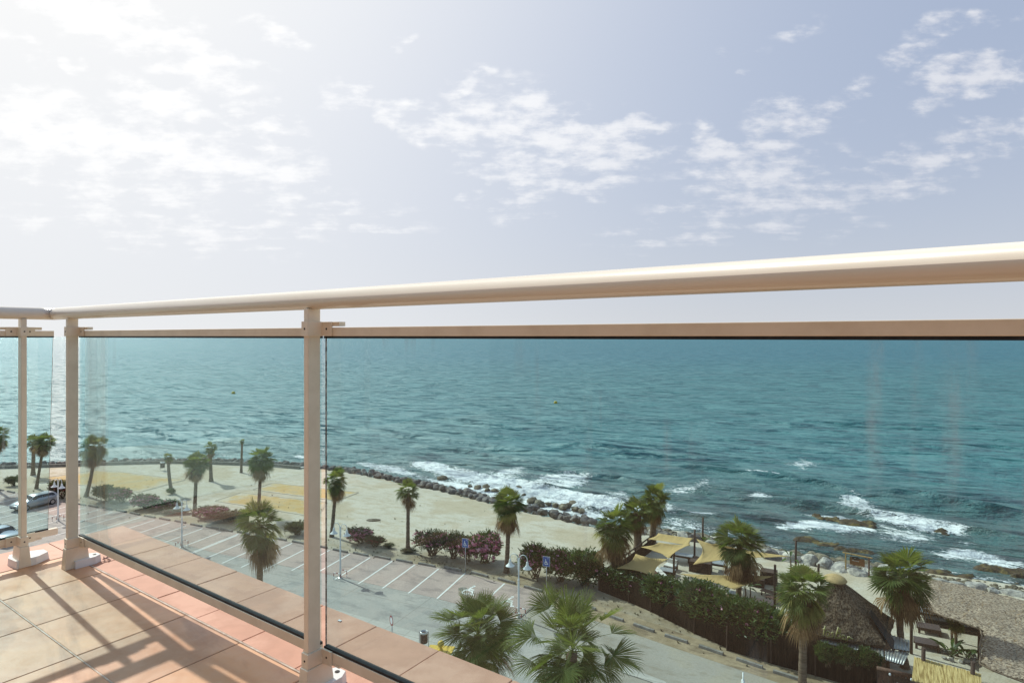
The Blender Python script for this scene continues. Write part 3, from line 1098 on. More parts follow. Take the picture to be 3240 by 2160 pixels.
FRONT = [(-74, 76.2), (-60, 69.6), (-38, 59.8), (-25.8, 53.2), (-15.5, 48.9), (-5.7, 44.2), (.3, 40.7)]
BACK = [(2.55, 44.7), (1.2, 45.7), (-4.8, 49.35), (-15.2, 53.8), (-33.9, 62.0), (-48.5, 68.5), (-62, 74.6), (-72, 79.5)]
sheet('parking_lot', FRONT + BACK, .022, M['lot'])
sheet('road', [(-90, 83.5), (-74, 76.2)] + FRONT[1:] + [(1.8, 39.0), (3.6, 33.5), (8.5, 24), (14, 12), (-20, 12), (-45, 40), (-80, 62)], .012, M['road'])
TR = [(.3, 40.7), (2.55, 44.7), (6.6, 40.6), (10.2, 37.6), (15.3, 33.4), (24, 25.6), (34, 16), (24, 9), (14, 12), (8.5, 24), (3.6, 33.5), (1.8, 39.0)]
sheet('asphalt_track', TR, .010, M['track'])
sheet('verge', [(2.55, 44.7), (7.2, 42.2), (10.8, 38.9), (16.2, 34.3), (25, 26.6), (24.6, 25.4), (15.7, 32.5), (10.0, 37.0), (6.1, 40.2), (3.1, 42.4)], .016, M['verge'])
sheet('kerb_strip', [G(18, 1990, 850), G(18, 2352, 985), (17.5, 17), (16, 17), G(18, 2250, 1000), G(18, 1960, 905)], .06, M['walk'], .06)
sheet('pavement', [(-42, 57.5), (-9.3, 40.6), (-4.6, 38.0), (-1.2, 35.9), (1.5, 31), (-6, 26), (-42, 44)], .11, M['walk'], .11)
# yellow kerb with a ball bollard
mb = MB()
kp = [G(20, 1640, 1045), G(20, 1900, 1065), G(20, 2200, 1085), G(20, 2352, 1100)]
for a, b in zip(kp[:-1], kp[1:]):
    d = (b - a); n = Vector((d.y, -d.x, 0)).normalized()
    mb.prism([a, b, b + n * .9, a + n * .9], 0, .15)
struct(mb, 'kerb_strip', M['yellow'])
mb = MB()
c = G(20, 1945, 1135, .15)
mb.lathe(c, [(.13, 0), (.12, .03), (.085, .10), (.075, .17), (.10, .20)] + [(.20 * math.sin(R(t)), .38 - .20 * math.cos(R(t))) for t in range(30, 180, 12)], 20)
solo(mb, 'ball_bollard', M['yellow'], 'yellow ball topped bollard standing on the yellow kerb', 'bollard', origin=c, smooth=True)

# ---- painted markings on the lot
mb = MB()


def stripe(a, b, w=.06, z=.027):
    a, b = Vector(a).to_2d(), Vector(b).to_2d()
    d = (b - a).normalized()
    n = Vector((-d.y, d.x)) * w
    mb.quad((*(a + n), z), (*(a - n), z), (*(b - n), z), (*(b + n), z))


tops = [G(2, *p) for p in [(680, 375), (772, 392), (870, 408), (968, 428), (1065, 447), (1170, 465), (1280, 487), (1395, 505)]] + [G(2, 1520, 530), G(2, 1635, 551)]
tops += [Vector((-26.3, 58.5, 0)), Vector((-24.2, 57.6, 0)), Vector((-22.2, 56.7, 0)), Vector((-20.2, 55.8, 0)), Vector((-18.2, 54.9, 0)), Vector((-16.2, 54.0, 0))]
tops += [G(3, *p) for p in [(450, 985), (590, 1010), (742, 1035), (897, 1060), (1062, 1088), (1245, 1118)]]
for k in range(1, 13):
    tops.append(Vector((-45.28 - 2.06 * k, 66.59 + .92 * k, 0)))
for t in tops:
    ln = 5.0 if t.x > -18 else (6.2 if t.x > -34 else 7.2)
    stripe(t, t + Vector((-.335, -.942, 0)) * ln)
t = G(3, 1518, 1187)
stripe(t, t + Vector((-.40, -.917, 0)) * 4.9)
# second row of bays by the near side on the left
for k in range(9):
    t = Vector((-52 - 2.3 * k, 61.5 + 1.0 * k, 0))
    stripe(t, t + Vector((-.335, -.942, 0)) * 4.0)
# wheelchair symbols
WCH = [[(-.06, .62), (.06, .86)], [(-.06, .62), (-.02, .18)], [(-.02, .18), (.40, .14)], [(.0, .42), (.36, .36)], [(.40, .14), (.62, -.34)], [(.62, -.34), (.80, -.28)]]
RING = [(.34 * math.cos(R(t)) + .05, .34 * math.sin(R(t)) - .08) for t in range(105, 345, 16)]


def wheelchair(mbx, f, wd, m=0):
    """strokes of the access symbol through a mapping f(x, y) -> point"""
    segs = WCH + [[RING[i], RING[i + 1]] for i in range(len(RING) - 1)]
    for kk_, ((x0, y0), (x1, y1)) in enumerate(segs):
        a, b = Vector((x0, y0)), Vector((x1, y1))
        d = (b - a).normalized()
        n = Vector((-d.y, d.x)) * wd
        a -= d * wd * .4; b += d * wd * .4
        lift = .0006 * kk_
        mbx.quad(*[f(q_.x, q_.y, lift) for q_ in (a + n, a - n, b - n, b + n)], m)
    c = (.02, .93)
    for k in range(8):
        p = [(c[0] + .12 * math.cos(k * math.pi / 4 + s), c[1] + .12 * math.sin(k * math.pi / 4 + s)) for s in (0, math.pi / 4)]
        mbx.tri(f(*c), f(*p[0]), f(*p[1]), m)


for ctr, ang in ((G(3, 1278, 1236), 0), (G(3, 1545, 1312), 0)):
    ex, ey = Vector((.93, -.36, 0)), Vector((.36, .93, 0))
    ex = Vector((.90, -.43, 0)); ey = Vector((.43, .90, 0))
    wheelchair(mb, lambda x, y, l_=0.0: ctr + ex * (x * .95 - .1) + ey * (y * 1.12 - .25) + UP * (.027 + l_), .075)
struct(mb, 'road_markings', M['markings'])

# ---- wheel stops
mb = MB()
mb.prism([(-.82, -.11), (.82, -.11), (.82, .11), (-.82, .11)], 0, .17, 0, [(-.80, -.085), (.80, -.085), (.80, .085), (-.80, .085)])
first = None
stops = [G(2, *p) for p in [(560, 342), (642, 355), (740, 371), (835, 387), (930, 406), (1032, 426), (1135, 444), (1243, 462), (1352, 485), (1462, 503), (1560, 520)]]
stops += [Vector((-25.9, 58.6, 0)), Vector((-23.8, 57.7, 0)), Vector((-21.7, 56.8, 0)), Vector((-19.57, 55.84, 0)), Vector((-17.3, 54.8, 0))]
stops += [G(3, *p) for p in [(385, 967), (525, 990), (675, 1014), (825, 1039), (980, 1064), (1160, 1092), (1345, 1130), (1530, 1175), (1715, 1230)]]
stops += [Vector((-50.7, 69.4, 0)), Vector((-58.9, 73.1, 0)), Vector((-61.0, 74.0, 0)), Vector((-63.2, 75.0, 0)), Vector((-65.4, 75.9, 0))]
stops2 = [G(3, 1880, 1285), G(5, 560, 1045)] + [G(5, *p) for p in [(745, 1122), (952, 1194), (1175, 1269), (1415, 1347), (1680, 1438), (1940, 1524)]]
for lst, lab, grp, rz0 in ((stops, 'grey concrete wheel stop block at the sand end of a painted bay', 'wheel stops along the parking bays', None), (stops2, 'long grey concrete kerb block in the dirt beside the dark reed fence', 'kerb blocks beside the reed fence', 1)):
    for i, s in enumerate(lst):
        t = s + Vector((0, 0, .005))
        if rz0 is None:
            rz = math.atan2(-.43, .90)
            if s.x > -3: rz = math.atan2(-.55, .85)
        else:
            q = lst[min(i + 1, len(lst) - 1)] - lst[max(i - 1, 0)]
            rz = math.atan2(q.y, q.x)
        rz += rng.uniform(-.03, .03)
        if first is None:
            first = solo(mb, 'wheel_stop', M['concrete'], lab, 'wheel stop', grp, local=True, bevel=.02)
            o = first
        else:
            o = link(first.copy())
        o.location = t
        o.rotation_euler = (0, 0, rz)
        o['label'] = lab; o['group'] = grp
        if rz0: o.scale = (.92, 1, 1)

# ---- courts of golden sand with low kerbs
def court(name_label, pts, zz=.02):
    c = sum(pts, Vector((0, 0, 0))) / len(pts)
    c.z = 0
    t = thing('sand_court', name_label, 'sand court', c)
    mbx = MB()
    n = len(pts)
    ring, inner = [], []
    for i in range(n):
        for k in range(10):
            p = pts[i].lerp(pts[(i + 1) % n], k / 10)
            q = p.lerp(c, .012 + .03 * rng.random())
            ring.append(p); inner.append(q)
    ia = []
    for sc_, tn in ((0.0, .12), (.12, .55), (.35, 1.0)):
        ia.append([mbx.vert(p.lerp(c, sc_) + UP * zz, tn) for p in inner])
    cv_ = mbx.vert(c + UP * zz, 1.0)
    m_ = len(inner)
    for q in range(m_):
        w_ = (q + 1) % m_
        mbx.face((ia[0][q], ia[0][w_], ia[1][w_], ia[1][q])); mbx.face((ia[1][q], ia[1][w_], ia[2][w_], ia[2][q])); mbx.face((ia[2][q], ia[2][w_], cv_))
    part(mbx, 'sand_bed', M['court'], t)
    for i in range(n):
        a, b = pts[i], pts[(i + 1) % n]
        mbx = MB()
        d = (b - a).normalized()
        nrm = Vector((-d.y, d.x, 0))
        mbx.box((a + b) / 2 + UP * .018, d * ((b - a).length / 2 - .1), nrm * .06, UP * .018)
        part(mbx, 'edge_board', M['slatboard'], t)
    return t


court('large golden sand court edged in low kerbs behind the corner post', [G(1, 1280, 1345), G(1, 965, 1430), Vector((-63.5, 80.7, 0)), Vector((-59.2, 86.2, 0)), G(1, 815, 1290)])
court('long golden sand court nearest the parking bays and two tall palms', [G(1, 1480, 1490), G(1, 1660, 1433), G(1, 2255, 1500), Vector((-20.6, 65.0, 0)), Vector((-21.9, 64.5, 0))])
court('golden sand court farther from the bays with an open sand end', [G(1, 1740, 1413), G(1, 1880, 1365), Vector((-18.6, 73.9, 0)), Vector((-20.2, 70.2, 0))])

# ---- low promenade edge at the far left
mb = MB()
pw = [(-102, 70), (-89, 82.3), (-74.6, 87.0), (-67.9, 88.0), (-59.5, 89.7), (-51.5, 90.8), (-44.5, 90.2), (-36, 88.8), (-30.4, 86.9)]
for a, b in zip(pw[:-1], pw[1:]):
    a, b = Vector((*a, 0)), Vector((*b, 0))
    n = Vector((-(b - a).y, (b - a).x, 0)).normalized()
    mb.prism([a, b, b + n * .28, a + n * .28], 0, .42)
solo(mb, 'low_wall', M['concrete'], 'long low kerb wall between the sand and the far rocks', 'low wall', origin=(-60, 89, 0))
sheet('promenade', [(-101.8, 70.3), (-88.8, 82.7), (-74.6, 87.3), (-67.9, 88.3), (-59.5, 90), (-51.5, 91), (-44.5, 90.5), (-30.4, 87.2), (-29, 87.6), (-36, 90), (-44.5, 91.4), (-51.5, 92), (-59.5, 90.9), (-67.9, 89.3), (-74.6, 88.3), (-89.6, 83.8), (-103.2, 71.6)], .16, M['walk'], .16)

# ---- car park kerb at the end of the lot
mb = MB()
a, b = Vector((2.55, 44.6, 0)), Vector((.55, 41.2, 0))
n = Vector((.86, -.5, 0))
mb.prism([a, b, b + n * .12, a + n * .12], 0, .06)
struct(mb, 'kerb_strip', M['concrete'])

# ---- manhole covers
mb = MB()
c = G(4, 1475, 428) + UP * .028
mb.lathe(c, [(.36, -.01), (.36, 0), (.33, .002)], 20)
solo(mb, 'manhole_cover', M['concrete'], 'round grey manhole cover beside a painted wheelchair symbol', 'manhole cover', origin=c)

# ================================================================ sea
FOAM = [  # view, strength, softness (m), outline
    (3, 0.90, 1.2, [(480, 350), (620, 362), (800, 385), (900, 440), (1000, 475), (850, 445), (700, 415), (560, 385)]),
    (3, 1.00, .8, [(870, 355), (1000, 362), (1150, 400), (1300, 432), (1500, 472), (1700, 512), (1900, 553), (2100, 592), (2352, 636), (2352, 694), (2100, 684), (1900, 648), (1700, 612), (1500, 552), (1300, 508), (1150, 474), (1000, 425), (880, 384)]),
    (3, 0.75, 1.5, [(1390, 440), (1560, 400), (1650, 372), (1650, 440), (1600, 485), (1450, 475)]),
    (3, 0.79, 1.2, [(1680, 505), (1790, 440), (1950, 408), (2120, 428), (2090, 470), (2060, 520), (1950, 550), (1800, 530)]),
    (3, 0.90, 1.2, [(950, 450), (1300, 505), (1600, 560), (1900, 640), (2150, 690), (2352, 700), (2352, 730), (2100, 740), (1800, 690), (1500, 610), (1200, 530), (1000, 490)]),
    (5, 1.00, .8, [(0, 180), (200, 222), (400, 282), (600, 318), (850, 330), (870, 395), (700, 395), (500, 365), (300, 320), (100, 268), (0, 240)]),
    (5, 0.75, 1.3, [(700, 262), (800, 250), (850, 290), (760, 300)]),
    (5, 0.83, 1.0, [(820, 300), (1000, 320), (1160, 350), (1160, 405), (1000, 400), (830, 395)]),
    (5, 1.00, .35, [(1645, 103), (1750, 117), (1890, 124), (1870, 142), (1750, 140), (1690, 132)]),
    (5, 0.90, .8, [(1540, 262), (1640, 268), (1730, 238), (1860, 275), (1850, 290), (1620, 290)]),
    (5, 0.63, 1.5, [(1110, 245), (1250, 190), (1400, 168), (1390, 200), (1340, 240), (1250, 268), (1130, 275)]),
    (5, 0.90, .5, [(1190, 384), (1280, 400), (1440, 420), (1430, 436), (1280, 416)]),
    (5, 0.58, 1.5, [(1940, 60), (2060, 20), (2150, 60), (2050, 90)]),
    (5, 0.73, 1.2, [(1120, 440), (1300, 470), (1450, 500), (1600, 520), (1600, 545), (1400, 520), (1100, 480)]),
    (6, 0.73, 1.4, [(860, 25), (1000, 8), (1150, 55), (1300, 108), (1500, 165), (1700, 205), (1900, 288), (1880, 330), (1700, 320), (1550, 295), (1350, 250), (1200, 215), (1100, 185), (1000, 135), (870, 90)]),
    (6, 1.00, .6, [(1105, 178), (1250, 196), (1450, 236), (1650, 268), (1895, 296), (1850, 334), (1600, 316), (1400, 268), (1200, 226)]),
    (6, 0.90, .5, [(920, 8), (1000, 14), (1140, 45), (1100, 55), (980, 40)]),
    (6, 0.87, .8, [(390, 262), (560, 240), (700, 222), (900, 250), (1180, 285), (1160, 318), (950, 318), (750, 296), (580, 296), (430, 285)]),
    (6, 0.85, .6, [(580, 185), (700, 178), (900, 188), (1110, 222), (1080, 240), (900, 218), (700, 196)]),
    (6, 0.61, 1.2, [(1200, 240), (1600, 310), (1680, 380), (1500, 410), (1300, 375), (1180, 300)]),
    (6, 0.90, .9, [(1640, 475), (1800, 438), (1950, 448), (2150, 515), (2352, 555), (2352, 612), (2150, 592), (1950, 532), (1750, 525)]),
    (6, 0.79, .8, [(0, 0), (250, 3), (390, 26), (100, 32)]),
    (6, 0.73, .5, [(1860, 384), (1970, 400), (1900, 412)]),
    (1, 0.58, 1.2, [(1500, 1150), (1560, 1160), (1600, 1178), (1520, 1182)]),
    (1, 0.88, .8, [(2010, 1180), (2060, 1175), (2110, 1190), (2060, 1200)]),
]
# rolling swells: crest line, height (m), half width (m)
SWELL = [([(5, 500, 100), (620, 135), (760, 150), (960, 195)], .55, 1.5), ([(5, 1150, 95), (1450, 105), (1700, 140), (2000, 180), (2352, 245)], .6, 1.6),
         ([(5, 1150, 215), (1300, 250), (1600, 300), (1900, 325), (2352, 400)], .6, 1.5), ([(6, 1150, 10), (1500, 30), (1900, 100), (2352, 165)], .6, 1.6),
         ([(6, 300, 90), (600, 105), (900, 140), (1110, 185), (1500, 235), (1890, 300), (2352, 385)], .65, 1.4), ([(3, 870, 362), (1150, 402), (1500, 480), (1900, 560), (2352, 640)], .5, 1.1),
         ([(5, 1160, 395), (1300, 420), (1560, 450)], .4, 1.0), ([(3, 900, 240), (1150, 260), (1500, 310), (1700, 350)], .4, 1.8), ([(5, 100, 75), (300, 90), (600, 110)], .4, 1.5)]
FP = [(w_, sft, [G(n, x, y, SEA) for x, y in pts]) for n, w_, sft, pts in FOAM]
SW = []
for pts, h, wd in SWELL:
    n0 = pts[0][0]
    SW.append(([G(n0, *(p[1:] if len(p) == 3 else p), SEA) for p in pts], h, wd))
wr = random.Random(3)
WAVES = []
for k in range(34):
    lam = 1.9 * 1.085 ** k
    th = math.atan2(.88, .47) + wr.gauss(0, .22)
    WAVES.append((2 * math.pi / lam * math.cos(th), 2 * math.pi / lam * math.sin(th), .0085 * lam ** .95 * wr.uniform(.6, 1.2), wr.uniform(0, 6.28)))


def fade(x, y):
    return np.clip((178 - np.abs(x)) / 30, 0, 1) * np.clip((186 - y) / 40, 0, 1) * np.clip((y - 36) / 5, 0, 1)


def sea_z(x, y):
    wx = x + 1.2 * np.sin(y * .13 + 1) + .5 * np.sin(x * .31 + y * .2)
    wy = y + 1.0 * np.sin(x * .11) + .5 * np.sin(x * .23 - y * .27)
    z = np.zeros_like(x)
    for kx, ky, a, ph in WAVES:
        s = np.sin(kx * wx + ky * wy + ph)
        z += a * (s + .28 * np.cos(2 * (kx * wx + ky * wy + ph)))
    amp = .55 + .45 * np.sin(.05 * wx + .09 * wy) * np.sin(.083 * wy - .03 * wx + 1.3)
    z *= amp * .85
    d = sdist(x, y)
    z *= np.clip(d / 14, .35, 1)
    for pts, h, wd in SW:
        cx = np.array([p.x for p in pts]); cy = np.array([p.y for p in pts])
        yc = np.interp(x, cx, cy) + .5 * np.sin(x * .5) + .3 * np.sin(x * 1.3 + 1)
        t = y - yc
        inside = np.clip((x - cx[0]) / 4 + .3, 0, 1) * np.clip((cx[-1] + 2 - x) / 4, 0, 1)
        prof = np.where(t < 0, np.exp(-(t / (wd * .55)) ** 2), np.exp(-(t / (wd * 1.7)) ** 2))
        z += h * prof * inside
    for w_, sft, pts in FP:
        if w_ > .9:
            m = inpoly(x, y, [(p.x, p.y) for p in pts])
            z += np.where(m, .12 + .10 * np.sin(x * 2.1 + y) * np.sin(y * 2.7 - x * .8), 0)
    return SEA + z * fade(x, y)


def foam_at(x, y):
    f = np.zeros_like(x)
    for w_, sft, pts in FP:
        pp = [(p.x, p.y) for p in pts]
        bx = [p[0] for p in pp]; by = [p[1] for p in pp]
        msk = (x > min(bx) - 4) & (x < max(bx) + 4) & (y > min(by) - 4) & (y < max(by) + 4)
        if not msk.any(): continue
        xm, ym = x[msk], y[msk]
        ins = inpoly(xm, ym, pp)
        d = polydist(xm, ym, pp + [pp[0]])
        d = np.where(ins, d, -d)
        f[msk] = np.maximum(f[msk], w_ * np.clip(d / (2 * sft) + .5, 0, 1))
    d = sdist(x, y)
    edge = np.clip(1 - np.abs(d - 4.5 - 5.5 * np.clip((x - 6) / 8, 0, 1)) / 2.2, 0, 1) * .46
    return np.maximum(f, edge)


def shallow_at(x, y):
    d = sdist(x, y)
    run = 34 + 22 * np.clip((x - 8) / 25, 0, 1)
    return np.clip(1.12 - d / run, 0, 1) * .95 * np.clip((x + 60) / 60, .3, 1)


xs = np.arange(-178, 178.1, .42)
ys = np.concatenate([np.arange(36, 120, .34), np.arange(120, 186.5, .6)])
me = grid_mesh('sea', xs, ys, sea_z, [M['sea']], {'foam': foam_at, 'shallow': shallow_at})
# the open sea out to the horizon, joined to the same sheet
import bmesh
bm = bmesh.new()
bm.from_mesh(me)
FAR = 30000.0
x0, x1, y0, y1 = float(xs[0]), float(xs[-1]), float(ys[0]), float(ys[-1])
fo_l, sh_l = bm.verts.layers.float.get('foam'), bm.verts.layers.float.get('shallow')
for q in ([(-FAR, y1), (FAR, y1), (FAR, FAR), (-FAR, FAR)], [(-FAR, y0), (x0, y0), (x0, y1), (-FAR, y1)], [(x1, y0), (FAR, y0), (FAR, y1), (x1, y1)], [(-FAR, -FAR), (FAR, -FAR), (FAR, y0), (-FAR, y0)]):
    f = bm.faces.new([bm.verts.new((px_, py_, SEA)) for px_, py_ in q])
    f.smooth = True
bm.to_mesh(me)
bm.free()
o = link(bpy.data.objects.new('sea', me))
o['kind'] = 'structure'

# buoys
for n, (x, y), lab in ((1, (1608, 752), 'yellow buoy floating off the far sand, left of the middle post'), (3, (1868, -53), 'yellow buoy floating in open water right of the middle post')):
    c = G(n, x, y, SEA)
    mb = MB()
    r = .22 * c.y / 110
    mb.lathe(c, [(r * 1.5 * math.sin(R(q)), .5 * r - r * 1.5 * math.cos(R(q))) for q in range(12, 180, 14)], 14)
    solo(mb, 'buoy', M['buoy'], lab, 'buoy', origin=c, smooth=True)

# ================================================================ rocks
def rock_mesh(name, seed, mat, flat=.75, cuts=9, sub=3, rough=.15, boxy=.46):
    rr = random.Random(seed)
    bm = bmesh.new()
    bmesh.ops.create_icosphere(bm, subdivisions=sub, radius=1.0)
    pl = []
    for k in range(cuts):
        v = Vector((rr.gauss(0, 1), rr.gauss(0, 1), rr.gauss(0, .8))).normalized()
        pl.append((v, rr.uniform(boxy, boxy + .26)))
    off = Vector((seed * 7.1, seed * 3.3, 0))
    for v in bm.verts:
        p = v.co.copy()
        for nn_, dd in pl:
            t = p.dot(nn_)
            if t > dd: p -= nn_ * (t - dd) * .92
        p *= 1 + rough * mnoise.noise(p * 1.7 + off) + rough * .5 * mnoise.noise(p * 4.3 + off)
        p.z *= flat
        v.co = p
    me_ = bpy.data.meshes.new(name)
    bm.to_mesh(me_)
    bm.free()
    me_.materials.append(mat)
    return me_


rr = random.Random(11)
GREY = [rock_mesh('boulder', s, M['rock'], .8) for s in range(7)]
PALE = [rock_mesh('boulder', 20 + s, M['palerock'], .72) for s in range(6)]
STONE = [rock_mesh('shore_rock', 40 + s, M['shorerock'], .62, sub=2, boxy=.6) for s in range(6)]


def rock(name, me_, loc, s, label, cat, grp, rz=None):
    o_ = link(bpy.data.objects.new(name, me_))
    o_.location = loc
    o_.scale = s
    o_.rotation_euler = (rr.uniform(-.25, .25), rr.uniform(-.25, .25), rr.uniform(0, 6.28) if rz is None else rz)
    tag(o_, label, cat, grp)
    return o_


def along(pts, step):
    out_ = []
    carry = 0.0
    for a, b in zip(pts[:-1], pts[1:]):
        a, b = Vector((*a, 0)), Vector((*b, 0))
        ln = (b - a).length
        d = (b - a) / ln
        n = Vector((-d.y, d.x, 0))
        t = carry
        while t < ln:
            out_.append((a + d * t, d, n))
            t += step
        carry = t - ln
    return out_


SEAWALL = [p for p in WALL if -80 < p[0] < 9]
for row, (off, zz, sz, st) in enumerate(((.45, .08, .70, .95), (1.3, -.02, .70, 1.02), (2.3, -.8, .78, 2.1))):
    for p, d, n in along(SEAWALL, st):
        k = sz * rr.uniform(.82, 1.18)
        me_ = rr.choice(GREY)
        k *= .88
        rock('boulder', me_, p + n * (off + rr.uniform(-.25, .25)) + UP * (zz + rr.uniform(-.16, .14)) + d * rr.uniform(-.2, .2), (k * rr.uniform(.85, 1.1), k * rr.uniform(.8, 1.0), k * rr.uniform(.75, .95)),
             'grey boulder in the long rock seawall that edges the open sand', 'boulder', 'boulders of the grey seawall')
BARWALL = [(9.6, 59.9), (13.4, 58.2), (17.0, 56.4), (21.8, 52.6), (24.3, 50.9), (27.1, 48.9), (30.5, 47.4)]
for row, (off, zz, st) in enumerate(((.6, -.12, 1.35), (1.9, -.6, 1.5), (3.1, -1.15, 1.9))):
    for p, d, n in along(BARWALL, st):
        big = .95 + .25 * (p.x > 19)
        k = big * rr.uniform(.6, 1.05)
        me_ = rr.choice(PALE if rr.random() < (.75 if p.x > 18 else .5) else GREY)
        rock('boulder', me_, p + n * (off + rr.uniform(-.3, .3)) + UP * (zz + rr.uniform(-.15, .15)), (k * rr.uniform(.9, 1.2), k * rr.uniform(.75, 1.0), k * rr.uniform(.7, .95)),
             'pale boulder in the bank of rocks between the beach bar and sea', 'boulder', 'pale boulders below the beach bar')
FARW = [(31, 47.3), (34, 46.0), (37.5, 44.3), (42, 42.2)]
for p, d, n in along(FARW, 1.05):
    k = rr.uniform(.5, .8)
    rock('boulder', rr.choice(PALE), p + n * rr.uniform(.1, .5) + UP * .0, (k * 1.2, k * .9, k * .8), 'white rock in the row behind the big brush canopy', 'boulder', 'white rocks behind the canopy')

# stones at the water's edge
SHORE1 = [G(3, *p, SEA) for p in [(1090, 465), (1280, 520), (1400, 545), (1450, 550), (1610, 535), (1650, 580), (1480, 590), (1720, 610), (1760, 640), (1820, 640), (1870, 650), (1920, 665), (1980, 640), (2010, 680), (2050, 690), (1950, 655), (1700, 620), (1330, 530), (1390, 525), (1560, 560)]]
for c in SHORE1:
    k = rr.uniform(.35, .75)
    rock('shore_rock', rr.choice(STONE), c + UP * (.1 * k), (k * 1.2, k, k), 'dark wet stone in the foam below the grey seawall', 'stone', 'wet stones in the surf')
SHL = [(-6, 75.5), (4, 68), (9, 64.2), (13.5, 63.6), (18, 62.0), (22.5, 60.2), (26.5, 58.2), (31, 55.6), (36, 53), (44, 49.5)]
nst = 0
for p, d, n in along(SHL, .42):
    for q in range(1 if p.x < 9 else 2):
        if nst >= 170: break
        off = rr.uniform(-1.2, 2.6) if p.x > 9 else rr.uniform(-1.0, 1.0)
        pos = p + n * off + d * rr.uniform(-.3, .3)
        zz = float(land_z(np.array([pos.x]), np.array([pos.y]))[0])
        k = rr.choice((.22, .3, .36, .45, .6)) * rr.uniform(.8, 1.3)
        rock('shore_rock', rr.choice(STONE), (pos.x, pos.y, max(zz, SEA - .1) + .25 * k), (k * 1.25, k, k * .9), 'olive brown stone on the rubble strip at the waterline', 'stone', 'stones along the waterline')
        nst += 1
# fine rubble between them
verts, faces = [], []
base = [tuple(v.co) for v in STONE[0].vertices]
mbs = MB()
sm = rock_mesh('shingle', 77, M['shorerock'], .7, sub=1, boxy=.65)
sv = [v.co.copy() for v in sm.vertices]
sf = [tuple(p.vertices) for p in sm.polygons]
for k in range(1700):
    t = rr.random() ** .8
    px_ = -8 + 58 * t
    yc = np.interp(px_, [-8, 4, 9, 13.5, 18, 22.5, 26.5, 31, 36, 44, 52], [76.6, 67.4, 64, 62.8, 61.2, 59.2, 57, 54.2, 51.5, 48, 44])
    py_ = yc + rr.gauss(0, 1.0) * (.7 if px_ < 9 else 1.7)
    zz = max(float(land_z(np.array([px_]), np.array([py_]))[0]), SEA - .05)
    s_ = rr.uniform(.08, .22)
    rm = Matrix.Rotation(rr.uniform(0, 6.28), 3, 'Z')
    b0 = len(mbs.v)
    for v in sv:
        q = rm @ v
        mbs.vert((px_ + q.x * s_ * 1.2, py_ + q.y * s_, zz + .4 * s_ + q.z * s_))
    for f in sf: mbs.face([b0 + i for i in f])
o = solo(mbs, 'shingle', M['shorerock'], 'fine olive and grey rubble along the waterline', 'shingle', origin=(20, 58, -2), kind='stuff')


def reef(label, view, pts, h, seed):
    pp = [G(view, x, y, SEA) for x, y in pts]
    c = sum(pp, Vector((0, 0, 0))) / len(pp)
    poly = [(p.x, p.y) for p in pp]
    bx = [p[0] for p in poly]; by = [p[1] for p in poly]
    xs_ = np.arange(min(bx) - .5, max(bx) + .5, .22)
    ys_ = np.arange(min(by) - .5, max(by) + .5, .22)

    def zf(x, y):
        ins = inpoly(x, y, poly)
        d = polydist(x, y, poly + [poly[0]])
        d = np.where(ins, d, -d)
        nz = np.vectorize(lambda a, b: mnoise.fractal(Vector((a * .6, b * 1.1, seed)), .8, 2.1, 5))(x, y)
        return SEA - .25 + (h + .25) * np.clip((d + .35 + .5 * nz) / .75, 0, 1) ** .7 + .22 * nz - np.where(d < -.3, .6, 0)
    me_ = grid_mesh('reef_rock', xs_ - c.x, ys_ - c.y, lambda x, y: zf(x + c.x, y + c.y) - SEA, [M['reef']], None, True)
    o_ = link(bpy.data.objects.new('reef_rock', me_))
    o_.location = (c.x, c.y, SEA)
    tag(o_, label, 'reef')
    return o_


reef('long dark reef rock lying in white foam well off the bar', 13, [(1015, 395), (1300, 430), (1600, 465), (2000, 500), (2065, 540), (2060, 600), (1930, 585), (1560, 545), (1250, 480), (1050, 440)], .34, 1)
reef('brown weedy reef ledge at the waterline beyond the tallest dark pole', 13, [(725, 745), (860, 740), (1150, 790), (1460, 860), (1420, 895), (1130, 870), (850, 810), (720, 780)], .22, 2)
reef('dark flat reef ledge behind the hanging board frame', 13, [(1330, 900), (1540, 925), (1800, 930), (2030, 985), (2000, 1010), (1750, 975), (1500, 965), (1340, 940)], .2, 3)
reef('brown reef ledge between foam and water at the far right edge', 6, [(1940, 575), (2050, 580), (2250, 610), (2352, 620), (2420, 660), (2352, 672), (2150, 640), (1950, 600)], .3, 4)
reef('broken brown reef patch in front of the right-hand foam', 6, [(1560, 605), (1660, 590), (1800, 640), (1960, 660), (1940, 690), (1750, 665), (1600, 640)], .22, 5)
reef('thin dark reef sliver at the toe of the big breaker', 6, [(1620, 300), (1700, 305), (1780, 325), (1760, 335), (1660, 318)], .25, 6)

